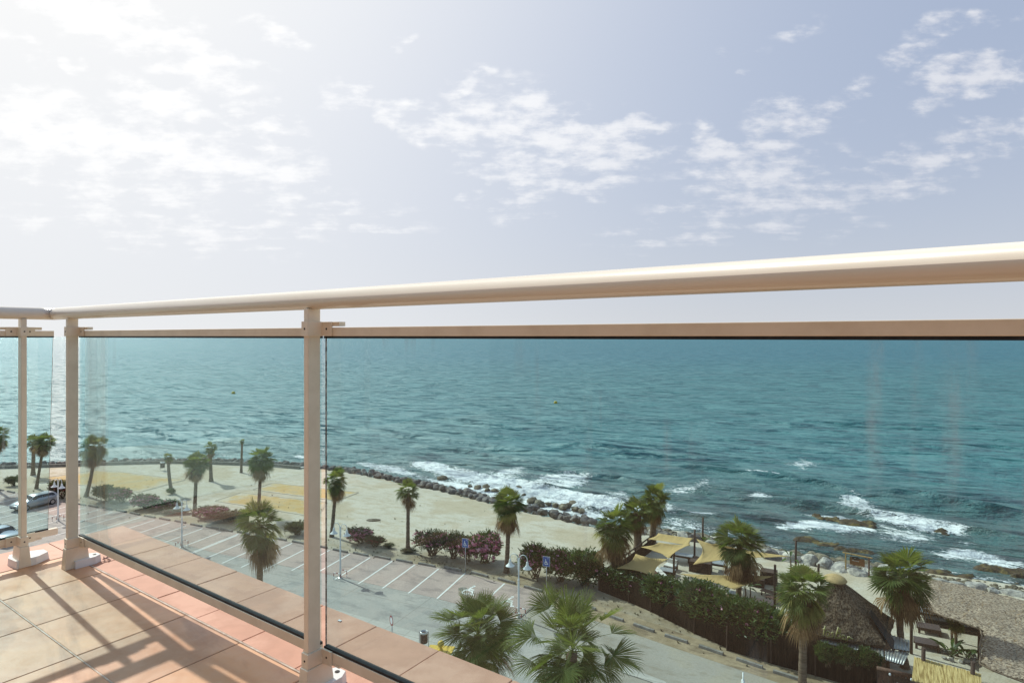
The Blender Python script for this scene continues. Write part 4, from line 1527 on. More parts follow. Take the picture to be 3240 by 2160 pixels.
# ================================================================ palms
def fan(mb, hub, a, s, n, Rl, cnt, span, droop, rr_, seg=1, width=1.0):
    """a pleated fan blade: axis a, side s, normal n"""
    for i in range(cnt):
        th = R(span) * ((i + .5) / cnt * 2 - 1)
        dth = R(span) * 2 / cnt
        d = a * math.cos(th) + s * math.sin(th)
        d = (d + n * (.10 + .16 * abs(math.sin(th)) + rr_.uniform(-.06, .06))).normalized()
        side = (s * math.cos(th) - a * math.sin(th))
        ln = Rl * (.80 + .20 * math.cos(th * .8)) * rr_.uniform(.9, 1.06)
        hw = .62 * Rl * math.tan(dth / 2) * 1.05 * width
        g = Vector((0, 0, -1)) * droop * ln
        t0 = mb.tone
        mb.tone = min(1, max(0, t0 + rr_.uniform(-.12, .12)))
        b = mb.vert(hub)
        mf = .60 if seg == 1 else .46
        m = hub + d * ln * mf + g * .12
        hw *= mf / .60
        i1, i2, i3 = mb.vert(m + side * hw), mb.vert(m - n * hw * .55), mb.vert(m - side * hw)
        mb.face((b, i1, i2)); mb.face((b, i2, i3))
        if seg == 1:
            t = mb.vert(hub + d * ln + g)
            mb.face((i1, t, i2)); mb.face((i2, t, i3))
        else:
            q = hub + d * ln * .82 + g * .45
            j1, j2, j3 = mb.vert(q + side * hw * .50), mb.vert(q - n * hw * .3), mb.vert(q - side * hw * .50)
            mb.face((i1, j1, j2, i2)); mb.face((i2, j2, j3, i3))
            t = mb.vert(hub + d * ln * .98 + g * 1.15 + side * rr_.uniform(-.02, .02))
            mb.face((j1, t, j2)); mb.face((j2, t, j3))
        mb.tone = t0


def frond(mb, o_, az, inc, pl, Rl, cnt, span, droop, rr_, bend=.35, seg=1, pw=.022, width=1.0, tilt=None):
    """petiole curving down from incline inc (0 = straight up), fan at its end"""
    h = Vector((math.cos(az), math.sin(az), 0))
    p = Vector(o_)
    pts = [p.copy()]
    k = 3
    ii = inc
    for q in range(k):
        d = h * math.sin(ii) + UP * math.cos(ii)
        p = p + d * pl / k
        pts.append(p.copy())
        ii = min(ii + bend / k, math.pi * .97)
    sd_ = Vector((-h.y, h.x, 0))
    for q in range(k):
        w0, w1 = pw * (1 - .2 * q), pw * (1 - .2 * (q + 1))
        mb.quad(pts[q] - sd_ * w0, pts[q] + sd_ * w0, pts[q + 1] + sd_ * w1, pts[q + 1] - sd_ * w1)
    a = h * math.sin(ii) + UP * math.cos(ii)
    n = (UP * math.sin(ii) - h * math.cos(ii))
    ro = rr_.gauss(0, .35)
    s = sd_ * math.cos(ro) + n * math.sin(ro)
    n = a.cross(s) * (-1 if a.cross(s).dot(n) < 0 else 1)
    fan(mb, pts[-1], a, s, n, Rl, cnt, span, droop, rr_, seg, width)


def crown(seed, ng=24, nm=8, nd=30, pl=.80, Rl=1.0, skirt=1.5, cnt=22, seg=1, up=.15, ragged=0.0, dead=0.0):
    """green head and the brown skirt below it, unit size about 1.65 m in radius"""
    rr_ = random.Random(seed)
    gm, dm = MB(), MB()
    for i in range(ng):
        f = (i + .5) / ng
        inc = R(8 + 92 * f ** .85 + rr_.uniform(-9, 9))
        gm.tone = min(1, max(0, .70 - .35 * f + rr_.uniform(-.2, .2)))
        frond(gm, (0, 0, up * (1 - f)), i * 2.4 + rr_.uniform(-.3, .3), inc, pl * rr_.uniform(.55, 1.25), Rl * rr_.uniform(.8, 1.12), cnt, rr_.uniform(75, 115), rr_.uniform(.06, .2) + ragged, rr_, .25 + .4 * f, seg)
    for i in range(nm):      # old green and yellowing leaves hanging low
        inc = R(rr_.uniform(100, 138))
        yl = rr_.random() < .3 + dead
        gm.tone = rr_.uniform(.85, 1.0) if yl else rr_.uniform(.25, .6)
        frond(gm, (0, 0, -.1), i * 2.4 + rr_.uniform(-.4, .4), inc, pl * rr_.uniform(.7, 1.05), Rl * rr_.uniform(.8, 1.05), cnt, rr_.uniform(60, 95), rr_.uniform(.25, .5), rr_, .45, seg)
    for i in range(max(5, ng // 3)):      # short inner leaves that close the head
        gm.tone = rr_.uniform(.2, .6)
        frond(gm, (0, 0, -.05), i * 2.4 + rr_.uniform(-.4, .4), R(rr_.uniform(48, 118)), pl * rr_.uniform(.18, .5), Rl * rr_.uniform(.7, .95), cnt, rr_.uniform(80, 110), rr_.uniform(.1, .3), rr_, .35, seg)
    for i in range(nd):
        inc = R(rr_.uniform(112, 172))
        dm.tone = rr_.random()
        z0 = -rr_.uniform(.1, .1 + skirt * .45)
        frond(dm, (rr_.uniform(-.1, .1), rr_.uniform(-.1, .1), z0), i * 2.4 + rr_.uniform(-.5, .5), inc, pl * rr_.uniform(.5, 1.05), Rl * rr_.uniform(.7, 1.05), max(9, int(cnt * .6)), rr_.uniform(28, 60), rr_.uniform(.35, .75), rr_, .5, seg, width=.8)
    for i in range(int(nd * 1.2)):    # shreds hugging the stem under the head
        a = rr_.uniform(0, 6.28)
        h = Vector((math.cos(a), math.sin(a), 0))
        s = Vector((-h.y, h.x, 0))
        r0 = rr_.uniform(.16, .34)
        z0 = -rr_.uniform(.2, skirt * .8)
        ln = rr_.uniform(.3, .7)
        dm.tone = rr_.random()
        p = h * r0 + UP * z0
        q = h * (r0 + rr_.uniform(-.05, .08)) + UP * (z0 - ln)
        dm.quad(p - s * .06, p + s * .06, q + s * .03, q - s * .03)
    return gm, dm


def crown_meshes(seed, **kw):
    gm, dm = crown(seed, **kw)
    return gm.mesh('green_fronds', M['frond']), dm.mesh('dry_fronds', M['deadfrond'])


CR = {'full': crown_meshes(1), 'full2': crown_meshes(2, ng=22, nm=11, nd=38, skirt=1.8), 'thin': crown_meshes(3, ng=18, nm=5, nd=18, pl=.85, skirt=1.3), 'tiny': crown_meshes(4, ng=13, nm=5, nd=8, pl=.5, Rl=1.0, skirt=.8),
      'skirt': crown_meshes(5, ng=22, nm=7, nd=60, skirt=2.2, ragged=.04), 'upright': crown_meshes(6, ng=25, nm=8, nd=30, skirt=1.4, pl=.88), 'yellow': crown_meshes(8, ng=20, nm=14, nd=50, skirt=2.1, dead=.65, ragged=.05),
      'near': crown_meshes(9, ng=27, nm=10, nd=16, pl=1.0, Rl=1.0, cnt=40, seg=2, skirt=.9), 'near2': crown_meshes(10, ng=25, nm=11, nd=18, pl=1.15, Rl=1.0, cnt=42, seg=2, skirt=1.0, up=.25)}


def palm(label, base, top, wd, kind, r0, rz=0.0, lean=0.0, zs=1.0, flare=1.5, r1=None):
    """base on the ground, top = centre of the head, wd = head width in metres"""
    base, top = Vector(base), Vector(top)
    t = thing('palm_tree', label, 'palm tree', base, 'fan palms of the seafront')
    mb = MB()
    pth, rad = [], []
    r1 = r1 or r0 * .82
    nseg = 26
    for k in range(nseg + 1):
        f = k / nseg
        p = base.lerp(top, f)
        off = math.sin(f * math.pi) * lean
        p += Vector((off, 0, 0))
        pth.append(p + UP * (-.15 if k == 0 else 0))
        rad.append((r0 * (1 - f) + r1 * f) * (1 + (flare - 1) * math.exp(-f * 14)) * (1 + .05 * (-1) ** k + rng.uniform(-.02, .02)))
    mb.tube(pth, rad, 12)
    part(mb, 'trunk', M['trunk'], t, smooth=True)
    s = wd / 3.0
    tl = (rng.uniform(-.16, .16), rng.uniform(-.16, .16))
    sq = (rng.uniform(.9, 1.12), rng.uniform(.9, 1.12))
    for me_ in CR[kind]:
        o_ = link(bpy.data.objects.new(me_.name, me_))
        o_.parent = t
        o_.location = top - base
        o_.rotation_euler = (tl[0], tl[1], rz)
        o_.scale = (s * sq[0], s * sq[1], s * zs)
    return t


def palm_px(label, n, b, c, wd, kind, r0, **kw):
    base = G(n, *b)
    palm(label, base, AT(n, *c, base.y), wd, kind, r0, **kw)


palm_px('palm at the far left edge, mostly cut off by the frame', 1, (-22, 1420), (-14, 1050), 2.6, 'full', .2, rz=.5)
palm_px('slim straight palm left of the leaning one behind the end of the left glass pane', 1, (228, 1312), (232, 1085), 2.0, 'thin', .24, rz=1.1)
palm_px('leaning palm with a bushy skirt behind the free edge of the left glass pane', 1, (250, 1405), (303, 1085), 2.5, 'skirt', .17, rz=2.1, zs=.8)
palm_px('bushy palm with a curved trunk just right of the corner post', 1, (592, 1460), (645, 1125), 2.9, 'full2', .2, rz=.3, lean=.25)
palm_px('short young palm with a weed tuft at its foot, right of the big golden court', 1, (1182, 1430), (1160, 1190), 1.35, 'tiny', .2, rz=.7, lean=-.1)
palm_px('tall palm with drooping brown side fronds beside the pink bushes', 1, (1340, 1591), (1355, 1235), 2.5, 'skirt', .19, rz=1.9, zs=.85)
palm_px('straight palm far behind the drooping one, nearer the sea rocks', 1, (1455, 1355), (1448, 1130), 1.7, 'thin', .22, rz=2.6)
palm_px('tiny-headed bare palm standing alone close to the sea rocks', 1, (1662, 1295), (1668, 1080), 1.0, 'tiny', .16, rz=3.1, zs=.8)
palm_px('large palm with a wide ragged head left of the middle post', 1, (1780, 1585), (1800, 1205), 3.1, 'full2', .18, rz=4.0, zs=.9)
palm_px('palm with a tapering skirt just right of the middle post', 3, (325, 865), (358, 480), 2.4, 'full2', .18, rz=5.0)
palm_px('slim palm in the open sand with a small ragged head', 3, (850, 965), (853, 550), 2.0, 'thin', .17, rz=.9)
palm_px('palm beside the vivid pink oleander with a long brown skirt', 3, (1530, 1110), (1550, 655), 2.6, 'skirt', .19, rz=2.3)
palm_px('wide-headed palm by the corner of the reed fence and yellow sails', 5, (735, 910), (750, 495), 3.1, 'skirt', .19, rz=.2)
palm_px('thick-trunked palm behind the yellow sails, shorter of the pair by the rocks', 5, (912, 650), (905, 395), 2.5, 'upright', .33, rz=1.4, r1=.36)
palm_px('taller dark palm of the pair behind the yellow sails against the surf', 5, (1010, 600), (1030, 315), 3.0, 'upright', .3, rz=3.3)
palm_px('bushy palm rising from the green hedge in front of the large yellow sail', 5, (1603, 1060), (1615, 600), 3.2, 'skirt', .2, rz=3.9, zs=.95)
palm_px('tall palm with a curved trunk by the corrugated roof right of the thatched hut', 6, (1412, 1380), (1378, 660), 3.3, 'skirt', .19, rz=5.4, lean=-.2, zs=.88)
c = AT(6, 610, 780, 32)
palm('yellowing palm standing in front of the reed fence and hut', (c.x + -.1, 32, 0), c, 2.75, 'yellow', .21, rz=.8)
c = AT(2, 1790, 480, 36.5)
palm('palm with a huge shaggy brown skirt rising from behind the ledge', (c.x, 36.5, 0), c, 2.75, 'skirt', .2, rz=4.4, zs=1.12)
c = AT(18, 625, 560, 24.3)
palm('dark green palm top at the bottom edge, left of the two nearest palms', (c.x, 24.3, 0), c, 3.1, 'near', .2, rz=.4, zs=.95)
c = AT(18, 1500, 720, 19.8)
palm('bright green palm top at the bottom edge, right of the two nearest palms', (c.x, 19.8, 0), c, 3.35, 'near2', .2, rz=2.0)

# ================================================================ shrubs
def shrub_meshes(seed, mat, bmat, leaves=1500, blooms=60, dense=1.0, legs=12, leaf=.20, bloom=.11):
    """unit shrub: radius 1 m, height about 1.6 m; leaf sprays, flower heads, stems"""
    rr_ = random.Random(seed)
    fm, bm_, sm_ = MB(), MB(), MB()
    lob = [(Vector((rr_.uniform(-.5, .5), rr_.uniform(-.5, .5), rr_.uniform(.75, 1.15))), rr_.uniform(.38, .6)) for k in range(9)]
    for k in range(leaves):
        c, r = rr_.choice(lob)
        v = Vector((rr_.gauss(0, 1), rr_.gauss(0, 1), rr_.gauss(.25, 1))).normalized()
        q = c + v * r * (rr_.random() ** .35)
        if q.z < .12: continue
        fm.tone = min(1, max(0, rr_.gauss(.34 + .38 * (lob.index((c, r)) % 3) / 2, .17)))
        n_ = 3
        for j in range(n_):
            d = (v * .5 + Vector((rr_.gauss(0, .5), rr_.gauss(0, .5), .55 + rr_.gauss(0, .35)))).normalized()
            sd_ = d.orthogonal().normalized()
            sd_ = Matrix.Rotation(rr_.uniform(0, 6.28), 3, d) @ sd_
            ln = leaf * rr_.uniform(.7, 1.3)
            w_ = ln * .15
            i = [fm.vert(q), fm.vert(q + d * ln * .5 + sd_ * w_), fm.vert(q + d * ln), fm.vert(q + d * ln * .5 - sd_ * w_)]
            fm.face(i)
    for k in range(70):      # shoots standing out of the outline
        c, r = rr_.choice(lob)
        v = Vector((rr_.gauss(0, .7), rr_.gauss(0, .7), 1)).normalized()
        for j in range(9):
            q = c + v * (r * .85 + j * .038)
            fm.tone = min(1, max(0, rr_.gauss(.6, .2)))
            d = (v + Vector((rr_.gauss(0, .7), rr_.gauss(0, .7), .2))).normalized()
            sd_ = d.orthogonal().normalized() * leaf * .12
            fm.quad(q, q + d * leaf * .4 + sd_, q + d * leaf * .9, q + d * leaf * .4 - sd_)
    for k in range(blooms * 2):
        c, r = rr_.choice(lob)
        v = Vector((rr_.gauss(0, 1), rr_.gauss(0, 1), rr_.gauss(.7, .7))).normalized()
        q = c + v * r * rr_.uniform(.92, 1.1)
        bm_.tone = rr_.random()
        for j in range(6):
            d = (v + Vector((rr_.gauss(0, .7), rr_.gauss(0, .7), rr_.gauss(0, .7)))).normalized()
            sd_ = d.orthogonal().normalized()
            p = q + Vector((rr_.gauss(0, .045), rr_.gauss(0, .045), rr_.gauss(0, .045)))
            bm_.tone = min(1, max(0, bm_.tone + rr_.uniform(-.2, .2)))
            e_ = d.cross(sd_)
            z_ = bloom * rr_.uniform(.25, .6)
            bm_.quad(p - sd_ * z_, p - e_ * z_, p + sd_ * z_, p + e_ * z_)
    for k in range(legs):
        a = rr_.uniform(0, 6.28)
        b = Vector((math.cos(a) * .18, math.sin(a) * .18, -.05))
        e_, r = rr_.choice(lob)
        sm_.tube([b, b.lerp(e_, .5) + Vector((rr_.gauss(0, .08), rr_.gauss(0, .08), 0)), e_ + Vector((rr_.gauss(0, .2), rr_.gauss(0, .2), .1))], [.03, .022, .01], 5, cap=False)
    return fm.mesh('foliage', mat), (bm_.mesh('blossoms', bmat) if blooms else None), sm_.mesh('stems', M['stem'])


SH = {'green': shrub_meshes(1, M['oleander'], M['bloom'], 2000, 0), 'rose': shrub_meshes(2, M['oleander'], M['bloom'], 1500, 90), 'pink': shrub_meshes(3, M['oleander'], M['bloom'], 1300, 300, bloom=.14),
      'sparse': shrub_meshes(4, M['dry_oleander'], M['bloom'], 620, 60, legs=26), 'few': shrub_meshes(5, M['oleander'], M['bloom'], 2300, 26), 'red': shrub_meshes(6, M['dry_oleander'], M['red_bloom'], 1300, 130),
      'dry': shrub_meshes(7, M['dry_oleander'], M['bloom'], 1000, 0), 'hedge': shrub_meshes(8, M['oleander'], M['bloom'], 2700, 12), 'mauve': shrub_meshes(9, M['dry_oleander'], M['bloom'], 1300, 170)}


def shrub(label, loc, sx, sy, h, kind, rz=None, grp=None, cat='shrub', name='oleander_bush'):
    t = thing(name, label, cat, loc, grp)
    q = rng.uniform(0, 6.28) if rz is None else rz
    for me_ in SH[kind]:
        if me_ is None: continue
        o_ = link(bpy.data.objects.new(me_.name, me_))
        o_.parent = t
        o_.rotation_euler = (0, 0, q)
        o_.scale = (sx, sy, h / 1.6)
    return t


def shrub_px(label, n, x0, x1, y0, y1, kind, dep=None, **kw):
    """frame box of the bush in a view; its foot is the bottom middle"""
    b = G(n, (x0 + x1) / 2, y1 - (y1 - y0) * .06)
    wd = abs(AT(n, x1, y1, b.y).x - AT(n, x0, y1, b.y).x)
    h = (y1 - y0) * VIEW[n][2] / FOC * b.y
    dep = dep or wd * .8
    h = max(h * 1.05 - dep * .20, h * .62)
    b.y += dep * .25
    return shrub(label, b, wd / 2 * 1.3, dep / 2 * 1.15, h * 1.12, kind, rz=0.0, **kw)


shrub_px('round green bush left of the first pink bush by the corner post', 2, 650, 800, 222, 325, 'green')
shrub_px('green bush with mauve blossom beside the round green one', 2, 765, 895, 236, 335, 'mauve')
shrub_px('low spreading pink bush left of the second lamp', 2, 912, 1080, 278, 380, 'mauve')
shrub_px('low green trailing bush running right from the spreading pink one', 2, 1040, 1210, 312, 392, 'rose')
shrub_px('dry reddish ground bush between the trailing bush and the second lamp', 2, 1120, 1290, 365, 412, 'red', dep=1.6)
shrub_px('pink domed bush between the drooping palm and the shaggy palm', 2, 1362, 1560, 352, 440, 'mauve')
shrub_px('dry brown tail of scrub right of the pink domed bush', 2, 1480, 1670, 385, 468, 'dry')
shrub_px('dull brown green bush behind the shaggy skirted palm', 2, 1965, 2110, 465, 560, 'dry')
shrub_px('dark small bush on the sand at the far left edge', 2, 30, 125, 148, 218, 'dry')
shrub_px('dark red flowering bush behind the first lamp', 2, 335, 470, 192, 312, 'red')
shrub_px('weed tuft at the foot of the short young palm', 2, 1150, 1210, 232, 272, 'green', name='weed_tuft', cat='weeds')
shrub_px('pink flecked bush right of the third lamp', 3, 436, 610, 815, 925, 'mauve')
shrub_px('low dark bush joined to the pink flecked one by the third lamp', 3, 560, 680, 872, 945, 'red', dep=1.2)
shrub_px('small round weed tuft on the sand left of the slim palm', 3, 685, 755, 912, 950, 'dry', name='weed_tuft', cat='weeds')
shrub_px('tuft of dry scrub around the foot of the slim palm', 3, 805, 905, 945, 980, 'dry', name='weed_tuft', cat='weeds', dep=1.0)
shrub_px('sparse leggy oleander at the left end of the pink hedge', 3, 905, 1110, 855, 1015, 'sparse', dep=1.8)
shrub_px('sparse oleander with thin stems in the middle of the pink hedge', 3, 1085, 1230, 868, 1035, 'sparse', dep=1.7)
shrub_px('half-bare oleander behind the first blue sign', 3, 1200, 1330, 890, 1055, 'mauve', dep=1.7)
shrub_px('vivid pink oleander in full flower right of the first blue sign', 3, 1255, 1490, 878, 1072, 'pink', dep=2.4)
shrub_px('dark green oleander behind the fourth lamp', 3, 1620, 1830, 960, 1180, 'rose', dep=2.2)
shrub_px('dark green oleander with pink flecks behind the second blue sign', 3, 1800, 2010, 990, 1200, 'rose', dep=2.2)
shrub_px('dark green oleander at the fence end of the roadside hedge', 3, 1960, 2195, 1008, 1235, 'few', dep=2.4)
hg = 'oleanders of the hedge above the reed fence'


def hedge(label, fx, fy, top, w_, dep, kind):
    """a tall oleander just behind the reed fence; fx, fy = fence foot in view 5, top = its top in the view"""
    f = G(5, fx, fy)
    b = f + Vector((.62, .78, 0)) * .9
    h = AT(5, fx, top, b.y + .3).z
    t = shrub(label, b, w_ / 2 * 1.25, dep / 2 * 1.25, h * .80, kind, rz=0, grp=hg)
    for ch in t.children: ch.location.z = .42 if ch.name.startswith(('foliage', 'blossoms')) else 0
    t.rotation_euler = (0, 0, R(-40))
    return t


hedge('hedge oleander under the front yellow sail by the fence corner', 800, 985, 800, 3.3, 2.2, 'few')
hedge('hedge oleander left of the middle of the reed fence below the dark pole', 1110, 1130, 845, 3.2, 2.1, 'hedge')
hedge('brightest hedge oleander at the middle of the reed fence', 1385, 1265, 868, 3.3, 2.2, 'hedge')
hedge('hedge oleander with a pink flower beside the bushy palm trunk', 1590, 1350, 985, 2.6, 2.0, 'few')
hedge('hedge oleander between the bushy palm and the yellowing palm', 1790, 1420, 1020, 3.2, 2.0, 'hedge')
for x0, x1, y0, y1, lab in ((700, 900, 1165, 1300, 'left half'), (860, 1060, 1200, 1350, 'middle part'), (1030, 1235, 1235, 1395, 'right end')):
    b = AT(6, (x0 + x1) / 2, y1, 33.2 - (x0 - 700) * .0016)
    b.z = 1.0
    shrub('low green creeper on the reed fence before the hut, its ' + lab, b, .75, .45, 1.15, 'green', rz=0, name='fence_creeper', cat='creeper')
c = AT(10, 1500, 1500, 28.3)
shrub('green bush under the brush canopy at the bottom right corner', (c.x, 28.3, 0), 1.6, .8, 2.0, 'green', name='leafy_bush', cat='shrub', rz=0)

# dry tufts and bits of stone strewn over the bare ground
mb = MB()
tr_ = random.Random(21)
for k in range(420):
    ln_ = tr_.choice(DIRTLINES)
    if tr_.random() < .2:
        q = Vector((tr_.uniform(-60, 10), 0, 0))
        q.y = np.interp(q.x, [-60, -15, 3, 10], [76, 56, 50, 46]) + abs(tr_.gauss(0, 7))
    else:
        i_ = tr_.randrange(len(ln_) - 1)
        a_, b_ = Vector((*ln_[i_], 0)), Vector((*ln_[i_ + 1], 0))
        q = a_.lerp(b_, tr_.random()) + Vector((tr_.gauss(0, .9), tr_.gauss(0, .9), 0))
    if sdist(np.array([q.x]), np.array([q.y]))[0] > -.6: continue
    mb.tone = tr_.random() * .7
    s_ = tr_.uniform(.04, .13)
    for j in range(5):
        a = tr_.uniform(0, 6.28)
        d = Vector((math.cos(a), math.sin(a), tr_.uniform(.5, 1.6))) * s_
        e_ = Vector((-d.y, d.x, 0)) * .35
        p = q + UP * .01
        mb.tri(p - e_, p + e_, p + d)
solo(mb, 'dry_weeds', M['dry_oleander'], 'dry weeds and litter strewn over the sand and verges', 'weeds', origin=(-15, 52, 0), kind='stuff')

# ================================================================ street furniture
def lamp(label, base, dirv_, head=None):
    t = thing('street_lamp', label, 'street lamp', base, 'double headed street lamps')
    mb = MB()
    mb.tube([base, base + UP * .9, base + UP * .95, base + UP * 2.55, base + UP * 2.6, base + UP * 4.05], [.075, .075, .065, .065, .048, .044], 12)
    mb.tube([base + UP * 2.5, base + UP * 2.62], .07, 12)
    part(mb, 'pole', M['white_metal'], t, smooth=True)
    d = dirv_
    for s in (-1, 1):
        mb = MB()
        pth = [base + d * s * .07 + UP * 3.25, base + d * s * .07 + UP * 3.9]
        for k in range(0, 11):
            a = math.pi * k / 10
            pth.append(base + d * s * (.07 + .28 * (1 - math.cos(a))) + UP * (4.0 + .30 * math.sin(a)))
        e_ = base + d * s * .63
        pth.append(e_ + UP * 3.86)
        mb.tube(pth, .026, 8)
        part(mb, 'arm', M['white_metal'], t, smooth=True)
        mb = MB()
        prof = [(.03, 3.90), (.05, 3.89), (.075, 3.84), (.085, 3.74), (.10, 3.66), (.16, 3.56), (.29, 3.45), (.31, 3.43), (.29, 3.42), (.10, 3.46)]
        mb.lathe(e_, prof, 22)
        part(mb, 'lamp_head', M['white_metal'], t, smooth=True)
    n = Vector((-d.y, d.x, 0))
    for s in (-1, 1):
        mb = MB()
        a = base + n * s * .36
        for w_ in (-1, 1):
            mb.tube([a + d * w_ * .34 + UP * .0, a + d * w_ * .34 + UP * .22], .028, 8, 0)
            mb.tube([a + d * w_ * .34 + UP * .22, a + d * w_ * .34 + UP * .5], .029, 8, 1)
        mb.tube([a - d * .34 + UP * .5, a - d * .1 + UP * .52], .03, 8, 0)
        mb.tube([a - d * .1 + UP * .52, a + d * .1 + UP * .52], .03, 8, 1)
        mb.tube([a + d * .1 + UP * .52, a + d * .34 + UP * .5], .03, 8, 0)
        part(mb, 'guard_hoop', [M['white_metal'], M['red']], t, smooth=True)
    mb = MB()
    mb.lathe(base, [(.16, -.01), (.16, .05), (.10, .08), (.08, .25)], 12)
    part(mb, 'base_plate', M['gray_metal'], t)
    return t


RD = Vector((.915, -.40, 0)).normalized()
lamp('leftmost double lamp seen in the gap beside the corner post', G(2, 400, 450), RD)
lamp('double lamp on the bay line left of the shaggy palm', G(2, 1253, 632), RD)
lamp('double lamp just right of the middle post, its shadow on the road', G(3, 385, 1150), RD)
lamp('double lamp at the end of the pink parking bays beside the blue signs', G(3, 1614, 1425), RD)
lamp('lamp cut off by the bottom edge, only its curved top showing', Vector((9.96, 26.2, 0)), Vector((.35, .94, 0)).normalized())


def access_sign(label, base, top, sz=.56):
    t = thing('parking_sign', label, 'parking sign', base, 'blue disabled parking signs')
    h = (top - base).length
    mb = MB()
    mb.tube([base - UP * .1, base + UP * (h - .02)], .03, 8)
    part(mb, 'post', M['gray_metal'], t, smooth=True)
    ex = Vector((.93, -.36, 0)).normalized()
    ny = Vector((-.36, -.93, 0)).normalized()
    c = base + UP * (h - .36) + ny * .045
    mb = MB()
    mb.box(c, ex * .27, ny * .008, UP * .36, 1)
    mb.box(c + ny * .0095, ex * .25, ny * .003, UP * .34, 0)
    pl = part(mb, 'plate', [M['blue'], M['signwhite']], t)
    mb = MB()
    wheelchair(mb, lambda x, y, l_=0.0: c + ny * (.0145 + l_ * .3) + ex * (x * .23 - .05) + UP * (y * .27 - .10), .10)
    p0 = c + ny * .0145 + ex * .13 + UP * .23
    mb.quad(p0 - ex * .05 + UP * .015, p0 - ex * .05 - UP * .015, p0 + ex * .05 - UP * .015, p0 + ex * .05 + UP * .015)
    part(mb, 'wheelchair_symbol', M['signwhite'], pl, base=t)


b = G(3, 1247, 1116)
access_sign('blue wheelchair parking sign in front of the pink oleander hedge', b, AT(3, 1247, 876, b.y))
b = G(3, 1806, 1272)
access_sign('blue wheelchair parking sign in front of the dark green oleanders', b, AT(3, 1806, 1000, b.y))

# round red and white sign seen nearly edge on, by the ledge
base = AT(4, 890, 770, 36.4)
base.z = .1
tp = AT(4, 888, 642, 36.4)
t = thing('road_sign', 'red and white round sign seen nearly edge-on above the ledge', 'road sign', base)
mb = MB()
mb.tube([base, Vector((base.x, base.y, tp.z - .02))], .03, 8)
part(mb, 'post', M['gray_metal'], t, smooth=True)
vd = Vector((base.x, base.y, 0)).normalized()
fx = (vd * .94 + Vector((-vd.y, vd.x, 0)) * .34).normalized()
nn_ = Vector((-fx.y, fx.x, 0))
if nn_.dot(vd) > 0: nn_ = -nn_
c = Vector((base.x, base.y, tp.z - .30)) + nn_ * .04
mb = MB()
n_ = 24
def disc(r, off, m):
    ring = [mb.vert(c + nn_ * off + fx * r * math.cos(2 * math.pi * k / n_) + UP * r * math.sin(2 * math.pi * k / n_)) for k in range(n_)]
    ctr_ = mb.vert(c + nn_ * off)
    for k in range(n_): mb.face((ctr_, ring[k], ring[(k + 1) % n_]), m)
disc(.30, 0, 2); disc(.30, .006, 0); disc(.20, .009, 1)
part(mb, 'sign_disc', [M['red'], M['signwhite'], M['gray_metal']], t)

# bins
def bin_(label, c, s=1.0):
    t = thing('litter_bin', label, 'litter bin', c)
    mb = MB()
    prof = [(.20, .30), (.22, .32), (.22, .86)]
    mb.lathe(c, [(r * s, z * s) for r, z in prof], 20)
    part(mb, 'drum', M['darkwood'], t, smooth=False)
    mb = MB()
    mb.lathe(c, [(r * s, z * s) for r, z in [(.225, .84), (.235, .86), (.235, .93), (.20, .96), (.18, .95), (.17, .80), (.02, .78)]], 20)
    part(mb, 'rim', M['gray_metal'], t, smooth=True)
    for q in (-1, 1):
        mb = MB()
        a = c + Vector((q * .27 * s, 0, 0))
        mb.tube([a, a + UP * .95 * s], .022 * s, 8)
        mb.tube([a + UP * .6 * s, a - Vector((q * .06 * s, 0, 0)) + UP * .6 * s], .015 * s, 6)
        part(mb, 'leg', M['gray_metal'], t)
    return t


c = AT(20, 1460, 900, 36.9)
bin_('brown litter bin with grey steel rim beside the balcony ledge edge', Vector((c.x, 36.9, .11)), 1.05)
bin_('small dark litter bin standing alone on the far sand', G(1, 1120, 1280), 1.25)
# mound of earth on the sand
mb = MB()
c = G(3, 612, 752)
for k in range(3):
    pass
me = rock_mesh('earth_mound', 91, M['reef'], .22, sub=3, boxy=.8)
o = link(bpy.data.objects.new('earth_mound', me))
o.location = c
o.scale = (.75, .45, .6)
tag(o, 'small dark mound of earth on the bare sand', 'mound')

